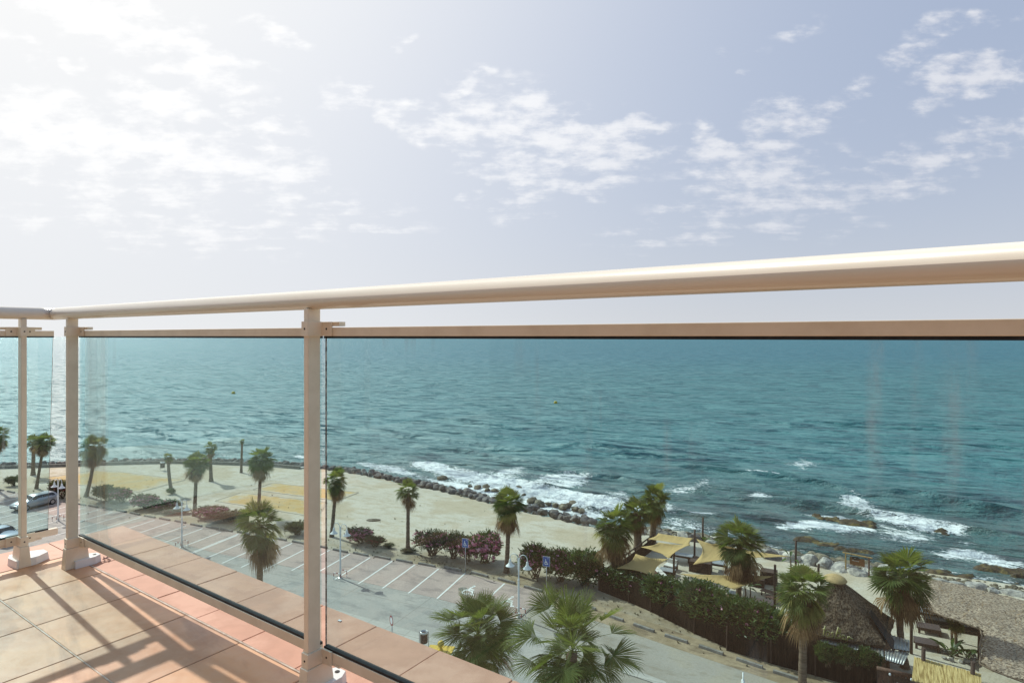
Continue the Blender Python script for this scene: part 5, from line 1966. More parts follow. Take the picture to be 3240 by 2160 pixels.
# ================================================================ cars
def car(label, loc, rz, paint, wagon=True):
    t = thing('parked_car', label, 'car', loc, rz=rz)
    # stations along x (front = +x): x, half width low, z low, z belt, half width roof, z top
    Lh = 2.15
    st = [(-2.15, .62, .34, .62, .58, .78), (-2.08, .80, .24, .78, .70, .98), (-1.75, .86, .20, .90, .72, 1.05), (-1.45, .87, .20, .93, .70, 1.13), (-.9, .88, .20, .93, .66, 1.40), (-.1, .88, .20, .92, .66, 1.46), (.45, .88, .20, .91, .66, 1.38), (1.05, .87, .20, .90, .73, .98), (1.6, .85, .20, .84, .72, .90), (2.0, .78, .24, .72, .66, .80), (2.15, .62, .34, .58, .56, .66)]
    if wagon:
        st[1] = (-2.08, .80, .24, .85, .68, 1.12); st[2] = (-1.75, .86, .20, .92, .66, 1.38); st[3] = (-1.45, .87, .20, .93, .66, 1.45)
    mb = MB()
    rings = []
    for x, hw, zl, zb, hr, zt in st:
        pr = [(hw * .9, zl), (hw, zl + .12), (hw * 1.01, (zl + zb) / 2), (hw * .97, zb), (hr, zt - .05), (hr * .6, zt), (0, zt + .015)]
        full = pr + [(-a, z) for a, z in pr[-2::-1]]
        rings.append([mb.vert((x, a, z)) for a, z in full])
    m = len(rings[0])
    for i in range(len(rings) - 1):
        for k in range(m - 1):
            mb.face((rings[i][k], rings[i][k + 1], rings[i + 1][k + 1], rings[i + 1][k]))
        mb.face((rings[i][m - 1], rings[i][0], rings[i + 1][0], rings[i + 1][m - 1]))
    mb.face(rings[0]); mb.face(rings[-1][::-1])
    o_ = part(mb, 'body', paint, t, smooth=True, local=True)
    sb = o_.modifiers.new('sub', 'SUBSURF'); sb.levels = 2; sb.render_levels = 2
    e_ = .012

    def win(name, pts):
        w_ = MB()
        i = [w_.vert(p) for p in pts]
        w_.face(i)
        q = part(w_, name, M['carglass'], t, local=True)
        so_ = q.modifiers.new('thick', 'SOLIDIFY'); so_.thickness = .02; so_.offset = 0
        return q
    for s in (-1, 1):
        xb = -1.75 if wagon else -1.35
        win('side_window', [(xb, s * .79, 1.0), (-.35, s * .80, .98), (-.35, s * .69, 1.37), (xb + .25, s * .69, 1.30)][::s])
        win('side_window', [(-.30, s * .80, .98), (.92, s * .80, .97), (.42, s * .69, 1.31), (-.30, s * .69, 1.37)][::s])
    win('windscreen', [(1.02, -.62, 1.00), (1.02, .62, 1.00), (.50, .56, 1.37), (.50, -.56, 1.37)])
    xr = (-2.10, -1.80) if wagon else (-1.62, -1.0)
    win('rear_window', [(xr[0], .58, 1.04), (xr[0], -.58, 1.04), (xr[1], -.54, 1.40), (xr[1], .54, 1.40)])
    for x in (-1.35, 1.35):
        for s in (-1, 1):
            wm = MB()
            c_ = Vector((x, s * .80, .32))
            prof = [(.20, -.09), (.30, -.09), (.32, -.06), (.32, .06), (.30, .09), (.20, .09)]
            rg = [[wm.vert(c_ + Vector((r * math.cos(2 * math.pi * k / 20), y, r * math.sin(2 * math.pi * k / 20)))) for k in range(20)] for r, y in prof]
            for i in range(len(rg) - 1):
                for k in range(20):
                    wm.face((rg[i][k], rg[i][(k + 1) % 20], rg[i + 1][(k + 1) % 20], rg[i + 1][k]))
            wh = part(wm, 'tyre', M['tyre'], t, smooth=True, local=True)
            rm = MB()
            rm.tube([c_ + Vector((0, -s * .02, 0)), c_ + Vector((0, s * .085, 0))], .205, 20)
            part(rm, 'rim', M['rim'], wh, local=True)
    for s in (-1, 1):
        lm = MB()
        lm.box((2.03, s * .58, .66), (.05, 0, 0), (0, .15, 0), (0, 0, .06))
        part(lm, 'headlight', M['lamp_lens'], t, local=True, bevel=.02)
        lm = MB()
        lm.box((-2.06, s * .66, .82 if wagon else .78), (.04, 0, 0), (0, .10, 0), (0, 0, .10))
        part(lm, 'tail_light', M['tail_lens'], t, local=True, bevel=.02)
    lm = MB()
    lm.box((2.10, 0, .40), (.05, 0, 0), (0, .45, 0), (0, 0, .07))
    part(lm, 'grille', M['black'], t, local=True)
    for s in (-1, 1):
        lm = MB()
        lm.box((.80, s * .97, 1.0), (.05, 0, 0), (0, .09, 0), (0, 0, .06))
        part(lm, 'mirror', paint, t, local=True, bevel=.02)
    return t


a = G(8, 150, 1110)
b = G(8, 585, 1035)
c = (a + b) / 2
d = Vector((-.335, -.942, 0))
car('silver estate car parked in the bays behind the left post', Vector((c.x - .3, c.y + .5, .03)), math.atan2(d.y, d.x), M['carsilver'])
c = G(8, 60, 1470)
car('pale blue car cut off by the left edge below the silver one', Vector((c.x - .9, c.y + .6, .03)), math.atan2(-.40, .915), M['carblue'], False)

# ================================================================ the beach bar
# reed fence along the road
FB = [G(5, 655, 935), G(5, 850, 1010), G(5, 1000, 1075), G(5, 1300, 1225), G(5, 1550, 1335), G(6, 0, 1240), G(6, 350, 1345), G(6, 700, 1440), G(6, 1190, 1580)]
FB = [Vector((p.x, p.y, 0)) for p in FB]


def reed_fence(label, pts, h, posts_every=1, mat='reedfence'):
    t = thing('reed_fence', label, 'fence', pts[0])
    for i, (a, b) in enumerate(zip(pts[:-1], pts[1:])):
        mb = MB()
        d = (b - a).normalized()
        n = Vector((-d.y, d.x, 0)) * .03
        k = max(2, int((b - a).length / .25))
        lo, hi, lo2, hi2 = [], [], [], []
        for q in range(k + 1):
            p = a.lerp(b, q / k)
            z = h * (1.0 if i > 1 else (.62 + .19 * (i + q / k))) + rng.uniform(-.05, .05)
            lo.append(mb.vert(p + n)); hi.append(mb.vert(p + n + UP * z)); lo2.append(mb.vert(p - n)); hi2.append(mb.vert(p - n + UP * z))
        for q in range(k):
            mb.face((lo[q + 1], lo[q], hi[q], hi[q + 1]))
            mb.face((lo2[q], lo2[q + 1], hi2[q + 1], hi2[q]))
            mb.face((hi[q], hi2[q], hi2[q + 1], hi[q + 1]))
        part(mb, 'reed_panel', M[mat], t)
    for p in pts[1:-1:posts_every]:
        mb = MB()
        mb.tube([p + Vector((-.03, -.07, -.1)), p + Vector((-.03, -.07, h * .8))], .045, 8)
        part(mb, 'post', M['darkwood'], t)
    return t


reed_fence('dark brown reed fence running along the dirt verge under the hedge', FB, 1.85)
# post and rail side fence with reed infill
S0, S1 = G(11, 150, 1440, 0), G(5, 1020, 640, 0)
S0 = Vector((FB[0].x - .1, FB[0].y + .15, 0))
t = thing('side_fence', 'dark post and rail fence climbing from the road past the yellow sails', 'fence', S0)
d = (S1 - S0)
L_ = d.length
d.normalize()
n = Vector((d.y, -d.x, 0))
for k in range(9):
    mb = MB()
    p = S0 + d * (L_ * k / 8)
    mb.box(p + UP * .62, d * .05, n * .05, UP * .64)
    part(mb, 'post', M['darkwood'], t)
for z in (.55, .85, 1.18):
    mb = MB()
    mb.box((S0 + S1) / 2 + UP * z - n * .06, d * L_ / 2, n * .025, UP * .06)
    part(mb, 'rail', M['darkwood'], t)
mb = MB()
mb.box((S0 + S1) / 2 + UP * .5 + n * .08, d * L_ / 2, n * .02, UP * .5)
part(mb, 'reed_panel', M['reedfence'], t)

# poles
POLES = []


def pole(label, base, top, r=.085, mat='darkwood'):
    mb = MB()
    base = Vector((base[0], base[1], 0))
    mb.tube([base - UP * .1, Vector((base.x, base.y, top * .5)), Vector((base.x + .02, base.y, top))], [r, r * .97, r * .93], 12)
    o_ = solo(mb, 'timber_pole', M[mat], label, 'pole', 'dark timber poles of the beach bar', origin=base)
    o_.data.polygons.foreach_set('use_smooth', [len(p.vertices) == 4 for p in o_.data.polygons])
    return Vector((base.x, base.y, top))


def pole_px(label, n_, bx_, by_, tx, ty, **kw):
    b_ = G(n_, bx_, by_)
    return pole(label, b_, AT(n_, tx, ty, b_.y).z, **kw)


p0 = pole_px('dark pole in front of the left front yellow sail', 11, 930, 1470, 928, 1185)
p1 = pole_px('dark pole between the left sails and the white sofas', 11, 1318, 1390, 1322, 868)
p2 = pole_px('dark pole between the rear left sail and the large right sail', 11, 1660, 1085, 1665, 600)
p3 = pole_px('tallest dark pole standing against the surf', 11, 1797, 800, 1802, 395, mat='darkwood')
p4 = pole_px('dark pole at the right tip of the front long sail', 12, 1378, 905, 1378, 335)
p5 = pole_px('dark pole at the right tip of the large sail by pale boulders', 6, 545, 645, 545, 370)
p6 = pole_px('short black pole behind the straw cap of the hut', 13, 1095, 1370, 1097, 1165, r=.09)
p7 = pole_px('dark pole close right of the tall curved palm trunk', 6, 1460, 1268, 1462, 940)
p8 = pole_px('stout post standing at the gate beside the corrugated roof', 6, 1275, 1440, 1277, 1260, r=.09, mat='brownwood')
for (x, y0_, y1_), lab in (((552, 1300, 1130), 'short post poking above the left end of the yellow reed roof'), ((1165, 1465, 1300), 'short post poking above the right end of the yellow reed roof')):
    q = G(10, x, y0_, 2.35)
    pole(lab, q, 2.35 + (y0_ - y1_) * VIEW[10][2] / FOC * q.y, r=.10)
for (x, y), lab in (((1245, 1100), 'canopy post at the curved canopy edge, upper of two'), ((1240, 1270), 'canopy post at the curved canopy edge, lower of two')):
    q = G(10, x, y, 0)
    pole(lab, q, AT(10, x, y - 66, q.y).z + 1.2, r=.06)


# sails
def sail(label, corners, sag=.25, curve=.10, nn2=14):
    """tensioned cloth with inward curving edges"""
    cs = [Vector(c_) for c_ in corners]
    if len(cs) == 3: cs = [cs[0], cs[1], cs[2], cs[2]]
    ctr_ = sum(cs, Vector((0, 0, 0))) / 4
    mb = MB()
    idx = {}
    for i in range(nn2 + 1):
        for j in range(nn2 + 1):
            u, v = i / nn2, j / nn2
            p = cs[0] * (1 - u) * (1 - v) + cs[1] * u * (1 - v) + cs[2] * u * v + cs[3] * (1 - u) * v
            ed = max(abs(2 * u - 1), abs(2 * v - 1))
            tt = (4 * u * (1 - u)) if abs(2 * v - 1) >= abs(2 * u - 1) else (4 * v * (1 - v))
            p = p.lerp(ctr_, curve * 2.2 * tt * ed ** 3)
            z = -sag * (4 * u * (1 - u)) * (4 * v * (1 - v)) + .035 * mnoise.noise(Vector((p.x * 1.1, p.y * 1.6, 1)))
            idx[i, j] = mb.vert(p + UP * z)
    for i in range(nn2):
        for j in range(nn2):
            mb.face((idx[i, j], idx[i + 1, j], idx[i + 1, j + 1], idx[i, j + 1]))
    t = thing('shade_sail', label, 'shade sail', Vector((ctr_.x, ctr_.y, 0)), 'yellow shade sails of the beach bar')
    o_ = part(mb, 'cloth', M['sail'], t, smooth=True)
    so_ = o_.modifiers.new('thick', 'SOLIDIFY'); so_.thickness = .012
    return t


def C11(x, y, z): return G(11, x, y, z)


s_ = sail('front left yellow sail, square, over the hedge corner', [C11(375, 1238, 1.9), C11(688, 998, 2.3), C11(1232, 1080, 2.5), C11(985, 1375, 2.1)])
sail('middle yellow sail drooping to the dark pole by the white sofas', [C11(775, 888, 2.2), C11(1075, 805, 2.6), C11(1600, 850, 2.7), C11(1238, 1078, 2.5)])
sail('rear left yellow sail with a palm shadow on it', [C11(890, 755, 2.4), C11(1060, 658, 2.7), C11(1650, 745, 2.9), C11(1590, 870, 2.65)], sag=.12, curve=.05)
sail('large right yellow sail reaching to the pole by pale boulders', [G(12, 408, 18, 2.9), G(12, 640, 70, 2.9), G(12, 1610, 238, 2.6), G(12, 362, 336, 2.2)], curve=.12)
sail('long narrow front yellow sail behind the green hedge', [G(12, 170, 448, 2.2), G(12, 880, 645, 2.1), G(12, 1358, 474, 2.5)], sag=.15, curve=.06)

# ropes of the front long sail
mb = MB()
mb.tube([G(12, 140, 520, 2.25), G(12, 700, 532, 2.1), G(12, 1200, 500, 2.3), G(12, 1360, 478, 2.5)], .012, 6)
solo(mb, 'guy_rope', M['black'], 'dark rope running across the long narrow front sail', 'rope', origin=G(12, 700, 532, 0))


# furniture
def low_table(label, c, lx, ly, h, rz, top='tableslate', leg='darkwood', grp=None, name='low_table', cat='table'):
    t = thing(name, label, cat, c, grp, rz)
    mb = MB()
    for k in range(5):
        y = ly * (-1 + (2 * k + 1) / 5)
        mb.box((0, y, h - .03), (lx, 0, 0), (0, ly / 5 - .008, 0), (0, 0, .03))
    part(mb, 'tabletop', M[top], t, local=True)
    for sx in (-1, 1):
        for sy in (-1, 1):
            mb = MB()
            mb.box((sx * (lx - .07), sy * (ly - .07), (h - .06) / 2), (.06, 0, 0), (0, .06, 0), (0, 0, (h - .06) / 2))
            part(mb, 'leg', M[leg], t, local=True)
    mb = MB()
    for sy in (-1, 1):
        mb.box((0, sy * (ly - .05), h - .14), (lx - .14, 0, 0), (0, .025, 0), (0, 0, .06))
    part(mb, 'apron', M[leg], t, local=True)
    return t


def on(n_, x, y, z=0.0): return G(n_, x, y, z)


RZ = math.atan2(-.45, .9)
low_table('low dark slatted table farther from the reed roof, on the sand', on(10, 620, 935), .62, .45, .40, RZ, grp='low dark tables by the canopy')
low_table('low dark slatted table nearer the reed roof, on the sand', on(10, 590, 1125), .62, .45, .40, RZ, grp='low dark tables by the canopy')
low_table('long grey table between the middle sail and the dark poles', on(11, 1440, 1150), .95, .35, .75, RZ, 'lightgray', name='long_table')
low_table('small grey table under the large right sail', on(14, 210, 290), .7, .45, .7, RZ, 'lightgray', name='small_table')
low_table('dark table showing behind the hedge near the yellowing palm', on(14, 1120, 1080), .75, .5, .55, RZ, 'tableslate', 'redbrown', name='dark_table')
low_table('dark square stool beside the bushy palm trunk', on(14, 500, 860), .32, .30, .45, RZ, 'lightgray', 'black', name='stool', cat='stool')
low_table('low grey table in front of the white sofas', on(11, 1210, 1340), .6, .4, .4, RZ, 'lightgray', name='coffee_table')


def sofa(label, c, ln, rz, cushion='white', frame='brownwood', dp=.42):
    t = thing('sofa', label, 'sofa', c, rz=rz)
    mb = MB()
    mb.box((0, 0, .17), (ln, 0, 0), (0, dp, 0), (0, 0, .12))
    mb.box((0, dp + .03, .36), (ln, 0, 0), (0, .03, 0), (0, 0, .36))
    part(mb, 'frame', M[frame], t, local=True)
    k = max(1, round(ln / .4))
    for i in range(k):
        x = ln * (-1 + (2 * i + 1) / k)
        mb = MB()
        mb.box((x, 0, .37), (ln / k - .015, 0, 0), (0, dp - .02, 0), (0, 0, .075))
        part(mb, 'seat_cushion', M[cushion], t, local=True, bevel=.04)
        mb = MB()
        mb.box((x, dp - .08, .62), (ln / k - .015, 0, 0), (0, .08, 0), (0, 0, .17))
        part(mb, 'back_cushion', M[cushion], t, local=True, bevel=.04)
    return t


sofa('white cushioned seat left of the dark pole by the middle sail', on(11, 1262, 1262), .45, RZ - .2)
sofa('long white cushioned bench at the edge of the front left sail', on(11, 1045, 1370), 1.05, RZ + 2.2)
sofa('dark bench with white seat under the edge of the brush canopy', on(10, 830, 860), 1.15, RZ, 'black', 'black')
sofa('dark bench half hidden by the brush canopy and short palm', on(10, 1130, 930), 1.1, RZ, 'black', 'black')
low_table('dark blue table with white top behind the tall curved palm', on(10, 560, 770), .6, .4, .6, RZ, 'lightgray', 'black', name='small_table')
low_table('long white counter behind the dark benches', on(10, 760, 745), 1.3, .25, .75, RZ - .05, 'white', 'gray_metal', name='counter', cat='counter')


def crate(label, c, lx, ly, h, rz, mat, top=None, name='planter_box', cat='planter'):
    t = thing(name, label, cat, c, rz=rz)
    mb = MB()
    k = 4
    for i in range(k):
        z = h * (i + .5) / k
        mb.box((0, -ly, z), (lx, 0, 0), (0, .02, 0), (0, 0, h / k / 2 - .008))
        mb.box((0, ly, z), (lx, 0, 0), (0, .02, 0), (0, 0, h / k / 2 - .008))
        mb.box((-lx + .02, 0, z), (.02, 0, 0), (0, ly - .022, 0), (0, 0, h / k / 2 - .008))
        mb.box((lx - .02, 0, z), (.02, 0, 0), (0, ly - .022, 0), (0, 0, h / k / 2 - .008))
    part(mb, 'boards', M[mat], t, local=True)
    mb = MB()
    mb.box((0, 0, h - .04), (lx - .05, 0, 0), (0, ly - .03, 0), (0, 0, .03))
    part(mb, 'top_panel', M[top or mat], t, local=True)
    return t


crate('dark timber box counter right of the front sail tip', on(14, 1260, 540), .6, .42, .95, RZ, 'darkwood', name='box_counter', cat='counter')
crate('dark timber box counter at the middle of the front long sail', on(14, 1010, 590), .55, .4, .6, RZ, 'darkwood', name='box_counter', cat='counter')
crate('dark timber counter under the large right sail', on(11, 1760, 1290), .85, .4, .85, RZ, 'darkwood', name='box_counter', cat='counter')
crate('red brown panelled box behind the hedge by the bushy palm', on(14, 520, 1010), .5, .35, .55, RZ, 'redbrown', name='planter_box')
crate('dark box seat beside the rear dark pole', on(11, 1640, 1145), .4, .3, .5, RZ, 'darkwood', name='timber_bench', cat='bench')


def lounger(label, c, rz):
    t = thing('sun_lounger', label, 'sun lounger', c, rz=rz)
    for k in range(11):
        pass
    mb = MB()
    for k in range(11):
        x = -.9 + k * .13
        mb.box((x, 0, .32), (.05, 0, 0), (0, .30, 0), (0, 0, .012))
    part(mb, 'slatted_bed', M['brownwood'], t, local=True)
    mb = MB()
    a_ = R(35)
    for k in range(6):
        q = .12 * k + .06
        mb.box((.5 + q * math.cos(a_), 0, .33 + q * math.sin(a_)), (.045 * math.cos(a_), 0, .045 * math.sin(a_)), (0, .30, 0), (-.012 * math.sin(a_), 0, .012 * math.cos(a_)))
    part(mb, 'backrest', M['brownwood'], t, local=True)
    for sx in (-.8, .8):
        for sy in (-.27, .27):
            mb = MB()
            mb.box((sx, sy, .155), (.03, 0, 0), (0, .03, 0), (0, 0, .155))
            part(mb, 'leg', M['darkwood'], t, local=True)
    return t


lounger('dark timber lounger behind the pole left of the hut', on(14, 1370, 850), RZ - .4)
lounger('grey timber lounger lower down beside the pole left of the hut', on(14, 1470, 985), RZ - .4)

# thatched hut ---------------------------------------------------------
F0, F1 = G(6, 520, 1085, 2.25), G(6, 1262, 1205, 2.25)
bk = Vector((2.5, 2.9, 0))
B1, B0 = F1 + bk, F0 + bk
ap = (F0 + F1 + B0 + B1) / 4
ap.z = 2.25
apx = AT(6, 862, 640, ap.y)
apx = Vector((apx.x - .05, ap.y, apx.z - .05))
hut = thing('thatched_hut', 'brown thatched pyramid hut with a straw cap on top', 'hut', Vector((ap.x, ap.y, 0)))
mb = MB()
base4 = [F0, F1, B1, B0]
NL, NS = 16, 14
rings = []
for l in range(NL + 1):
    f = l / NL
    f2 = f ** 1.08
    ring = []
    for k in range(4):
        for s in range(NS):
            p = base4[k].lerp(base4[(k + 1) % 4], s / NS)
            q = p.lerp(apx, f2 * .93)
            rnd = q.lerp(Vector((apx.x, apx.y, q.z)) + (Vector((q.x - apx.x, q.y - apx.y, 0)).normalized() * (1 - f) * 2.4), .12)
            nz = mnoise.noise(q * 2.3) * .07 + mnoise.noise(q * 6) * .03
            rnd += Vector((rnd.x - apx.x, rnd.y - apx.y, .5)).normalized() * nz
            if l == 0: rnd.z += rng.uniform(-.08, .05)
            ring.append(mb.vert(rnd))
    rings.append(ring)
m_ = 4 * NS
for l in range(NL):
    for k in range(m_):
        mb.face((rings[l][k], rings[l][(k + 1) % m_], rings[l + 1][(k + 1) % m_], rings[l + 1][k]))
mb.face(rings[-1])
# underside of the thatch
low = [mb.vert(Vector((mb.v[i][0], mb.v[i][1], mb.v[i][2])).lerp(Vector((apx.x, apx.y, mb.v[i][2])), .08) - UP * .14) for i in rings[0]]
for k in range(m_):
    mb.face((rings[0][(k + 1) % m_], rings[0][k], low[k], low[(k + 1) % m_]))
mb.face(low[::-1])
o = part(mb, 'thatch_roof', M['thatch'], hut, smooth=False)
mb = MB()
cr = .64
prof = [(cr, -.30), (cr * .99, -.27), (cr * .80, -.13), (cr * .5, -.03), (cr * .2, .02), (.02, .03)]
mb.lathe(apx + UP * .02, prof, 24)
o2 = part(mb, 'straw_cap', M['cap'], hut, smooth=True)
mb = MB()
wl = [p.lerp(ap, .16) for p in base4]
for k in range(4):
    a_, b_ = wl[k], wl[(k + 1) % 4]
    a_ = Vector((a_.x, a_.y, 0)); b_ = Vector((b_.x, b_.y, 0))
    d = (b_ - a_).normalized(); n = Vector((-d.y, d.x, 0)) * .04
    mb.prism([a_ - n, b_ - n, b_ + n, a_ + n], 0, 2.3)
part(mb, 'wall', M['brownwood'], hut)
# black sheet stands in for the shade in the gap beside the front thatch
mb = MB()
mid = F1.lerp(B1, .30); mid2 = F1.lerp(B1, .04)
d = (mid2 - mid)
dn = Vector((d.y, -d.x, 0)).normalized()
if dn.x < 0: dn = -dn
pa, pb = mid.lerp(apx, .0), mid2.lerp(apx, .0)
qa, qb = mid.lerp(apx, .42), mid2.lerp(apx, .42)
mb.quad(pa + dn * .30 - UP * .3, pb + dn * .30 - UP * .3, qb + dn * .22 + UP * .12, qa + dn * .22 + UP * .12)
o = part(mb, 'gap_shade_strip', M['black'], hut)
so_ = o.modifiers.new('thick', 'SOLIDIFY'); so_.thickness = .05

# the bar's lettering on the eave
sg = thing('bar_sign', 'olive script letters fixed to the eave of the thatched hut', 'sign', G(6, 880, 1150, 2.4))
LX = {'t': [[(.10, .95), (.02, .05), (.16, .0)], [(-.12, .62), (.28, .66)]], 'o': [[(.22 * math.cos(R(a)), .26 + .24 * math.sin(R(a))) for a in range(0, 361, 30)]], 's': [[(.20, .48), (.02, .50), (-.04, .38), (.14, .24), (.12, .06), (-.10, .04)]],
      'B': [[(-.05, 0), (.12, 1.15)], [(.10, 1.05), (.40, .98), (.42, .72), (.06, .58)], [(.06, .58), (.46, .50), (.44, .14), (-.04, .02)]], 'a': [[(.26, .42), (.04, .46), (-.10, .22), (.02, .04), (.22, .12), (.28, .44), (.30, .08), (.44, .04)]], 'r': [[(-.06, .02), (.02, .44)], [(.0, .28), (.16, .44), (.30, .34), (.56, .30)]]}
a_, b_ = AT(21, 600, 700, F0.lerp(F1, .5).y - .35), AT(21, 2140, 960, F1.y - .1)
fd = (F1 - F0).normalized()
a_ = G(21, 610, 690, 2.45)
pa = F0.lerp(F1, .30)
nf = Vector((fd.y, -fd.x, 0))
if nf.y > 0: nf = -nf
nf = Vector((nf.x, nf.y, 0)).normalized()


def on_front(u, v):
    """where the sight line of the photograph meets the upright plane of the sign, just before the eave"""
    uu, vv = P(21, u, v)
    dr = Vector(((uu - 1620) / FOC, 1, -(vv - HOR) / FOC))
    p_ = F0 + nf * .5
    t_ = (p_ - Vector((0, 0, EYE))).dot(nf) / dr.dot(nf)
    return Vector((0, 0, EYE)) + dr * t_


org = on_front(650, 700)
end = on_front(2000, 1010)
base_dir = (end - org)
wl_ = base_dir.length
base_dir.normalize()
upv = UP
sc_ = wl_ / 3.35
xp = 0.0
for ch, adv in (('t', .50), ('o', .46), ('s', .52), ('B', .72), ('a', .62), ('r', .6)):
    mb = MB()
    for st_ in LX[ch]:
        pts3 = [org + base_dir * (xp + x + .16 * y) * sc_ + upv * y * sc_ * 1.3 for x, y in st_]
        mb.tube(pts3, .085 * sc_, 8, 1)
        mb.tube([p_ + nf * .05 for p_ in pts3], .062 * sc_, 8, 0)
    part(mb, 'letter', [M['olive_letter'], M['letter_edge']], sg, smooth=True)
    xp += adv

# corrugated roof strip below the eave
def corrugated(label, p00, p10, p11, p01, grp=None):
    """p00-p10 is the upper edge, ribs run down to p01-p11"""
    t_ = thing('corrugated_roof', label, 'corrugated roof', Vector((p00.x, p00.y, 0)), grp)
    mb = MB()
    wdt = (p10 - p00).length
    k = int(wdt / .16) * 6
    nrm = (p10 - p00).cross(p01 - p00).normalized()
    if nrm.z < 0: nrm = -nrm
    up_, dn_ = [], []
    for i in range(k + 1):
        f = i / k
        o_ = nrm * .022 * math.sin(f * wdt / .16 * 2 * math.pi)
        up_.append(mb.vert(p00.lerp(p10, f) + o_)); dn_.append(mb.vert(p01.lerp(p11, f) + o_))
    for i in range(k):
        mb.face((up_[i], up_[i + 1], dn_[i + 1], dn_[i]))
    o_ = part(mb, 'ribbed_sheet', M['corr'], t_, smooth=True)
    so_ = o_.modifiers.new('thick', 'SOLIDIFY'); so_.thickness = .006
    mb = MB()
    a_, b_ = p01.lerp(p00, .08), p11.lerp(p10, .08)
    mb.tube([a_ - UP * .07, b_ - UP * .07], .035, 6)
    a_, b_ = p00.lerp(p01, .08), p10.lerp(p11, .08)
    mb.tube([a_ - UP * .07, b_ - UP * .07], .035, 6)
    part(mb, 'batten', M['darkwood'], t_)
    return t_


corrugated('long corrugated steel strip roof under the eave of the thatched hut', G(9, 205, 1068, 2.0), G(9, 870, 1205, 2.0), G(9, 880, 1315, 1.85), G(9, 200, 1120, 1.85))
corrugated('corrugated steel roof with wide bright ribs by the gate', G(9, 885, 1205, 2.0), G(9, 1150, 1235, 2.0), G(9, 1085, 1372, 1.85), G(9, 890, 1318, 1.85))
corrugated('grey corrugated sheet beyond the bright ribbed roof', G(9, 945, 1045, 2.2), G(9, 1150, 1105, 2.2), G(9, 1152, 1225, 2.05), G(9, 948, 1190, 2.05))

# gate with awning roll and panels
g0, g1 = G(6, 1185, 1365, 1.85), G(6, 1465, 1430, 1.85)
gt = thing('gate', 'dark brown timber gate with a rolled awning beside the yellow reed roof', 'gate', Vector((g0.x, g0.y, 0)))
d = (g1 - g0)
d.z = 0
ln = d.length
d.normalize()
n = Vector((d.y, -d.x, 0))
if n.y > 0: n = -n
g0 = Vector((g0.x, g0.y, 0))
for k in range(6):
    mb = MB()
    mb.box(g0 + d * ln * (k + .5) / 6 + UP * .85, d * (ln / 12 - .012), n * .03, UP * .85)
    part(mb, 'plank', M['brownwood'], gt)
mb = MB()
mb.tube([g0 + UP * 1.78 + n * .06, g0 + d * ln + UP * 1.78 + n * .06], .10, 12)
part(mb, 'awning_roll', M['brownwood'], gt, smooth=True)
mb = MB()
mb.box(g0 + d * ln * .70 + UP * 1.25 + n * .045, d * ln * .26, n * .012, UP * .30)
bd = part(mb, 'notice_board', M['darkwood'], gt)
mb = MB()
q = g0 + d * ln * .60 + UP * 1.22 + n * .06
for k, (w_, h_, x_) in enumerate(((.045, .07, 0), (.018, .035, .09), (.014, .03, .14), (.018, .035, .19), (.02, .035, .245), (.016, .035, .30), (.012, .05, .345))):
    if k == 0:
        ring = [q + d * (.045 * math.cos(R(a))) + UP * (.06 * math.sin(R(a))) for a in range(0, 331, 30)]
        mb.tube(ring + [q + d * .06 - UP * .06], .011, 6)
    else:
        mb.box(q + d * x_ + UP * (h_ * .5 - .04), d * w_ * .5, n * .004, UP * h_ * .5)
part(mb, 'lettering', M['signwhite'], bd, base=gt)
for f in (.38, .98):
    mb = MB()
    c = g0 + d * ln * f + UP * 1.66 + n * .17
    mb.lathe(c, [(.01, -.07), (.05, -.05), (.06, 0), (.045, .05), (.01, .07)], 10)
    part(mb, 'lamp_globe', M['signwhite'], gt, smooth=True)

# yellow reed roof
r0_, r1_ = G(10, 440, 1238, 2.45), G(10, 1272, 1455, 2.45)
d = (r1_ - r0_).normalized()
dn = Vector((d.y, -d.x, 0))
if dn.y > 0: dn = -dn
r2_, r3_ = r1_ + dn * 1.9 - UP * .35, r0_ + dn * 1.9 - UP * .35
rt = thing('reed_roof', 'yellow reed mat roof sloping towards the road at the bottom edge', 'reed roof', Vector((r0_.x, r0_.y, 0)))
mb = MB()
k, kk = 60, 6
gr = {}
for i in range(k + 1):
    sh = rng.uniform(-.06, .08)
    for j in range(kk + 1):
        p = r0_.lerp(r1_, i / k).lerp(r3_.lerp(r2_, i / k), j / kk)
        if j in (0, kk): p += dn * sh * (1 if j else -1)
        gr[i, j] = mb.vert(p + UP * (rng.uniform(-.004, .004) - .05 * math.sin(math.pi * j / kk)))
for i in range(k):
    for j in range(kk):
        mb.face((gr[i, j], gr[i, j + 1], gr[i + 1, j + 1], gr[i + 1, j]))
o = part(mb, 'reed_mat', M['reedmat'], rt)
so_ = o.modifiers.new('thick', 'SOLIDIFY'); so_.thickness = .04
for a_, b_ in ((r0_, r1_), (r3_, r2_)):
    mb = MB()
    mb.tube([a_ - UP * .09, b_ - UP * .09], .05, 8)
    part(mb, 'beam', M['darkwood'], rt)
for p in (r2_, r3_):
    mb = MB()
    mb.tube([Vector((p.x, p.y, 0)), p - UP * .1], .07, 8)
    part(mb, 'post', M['darkwood'], rt)

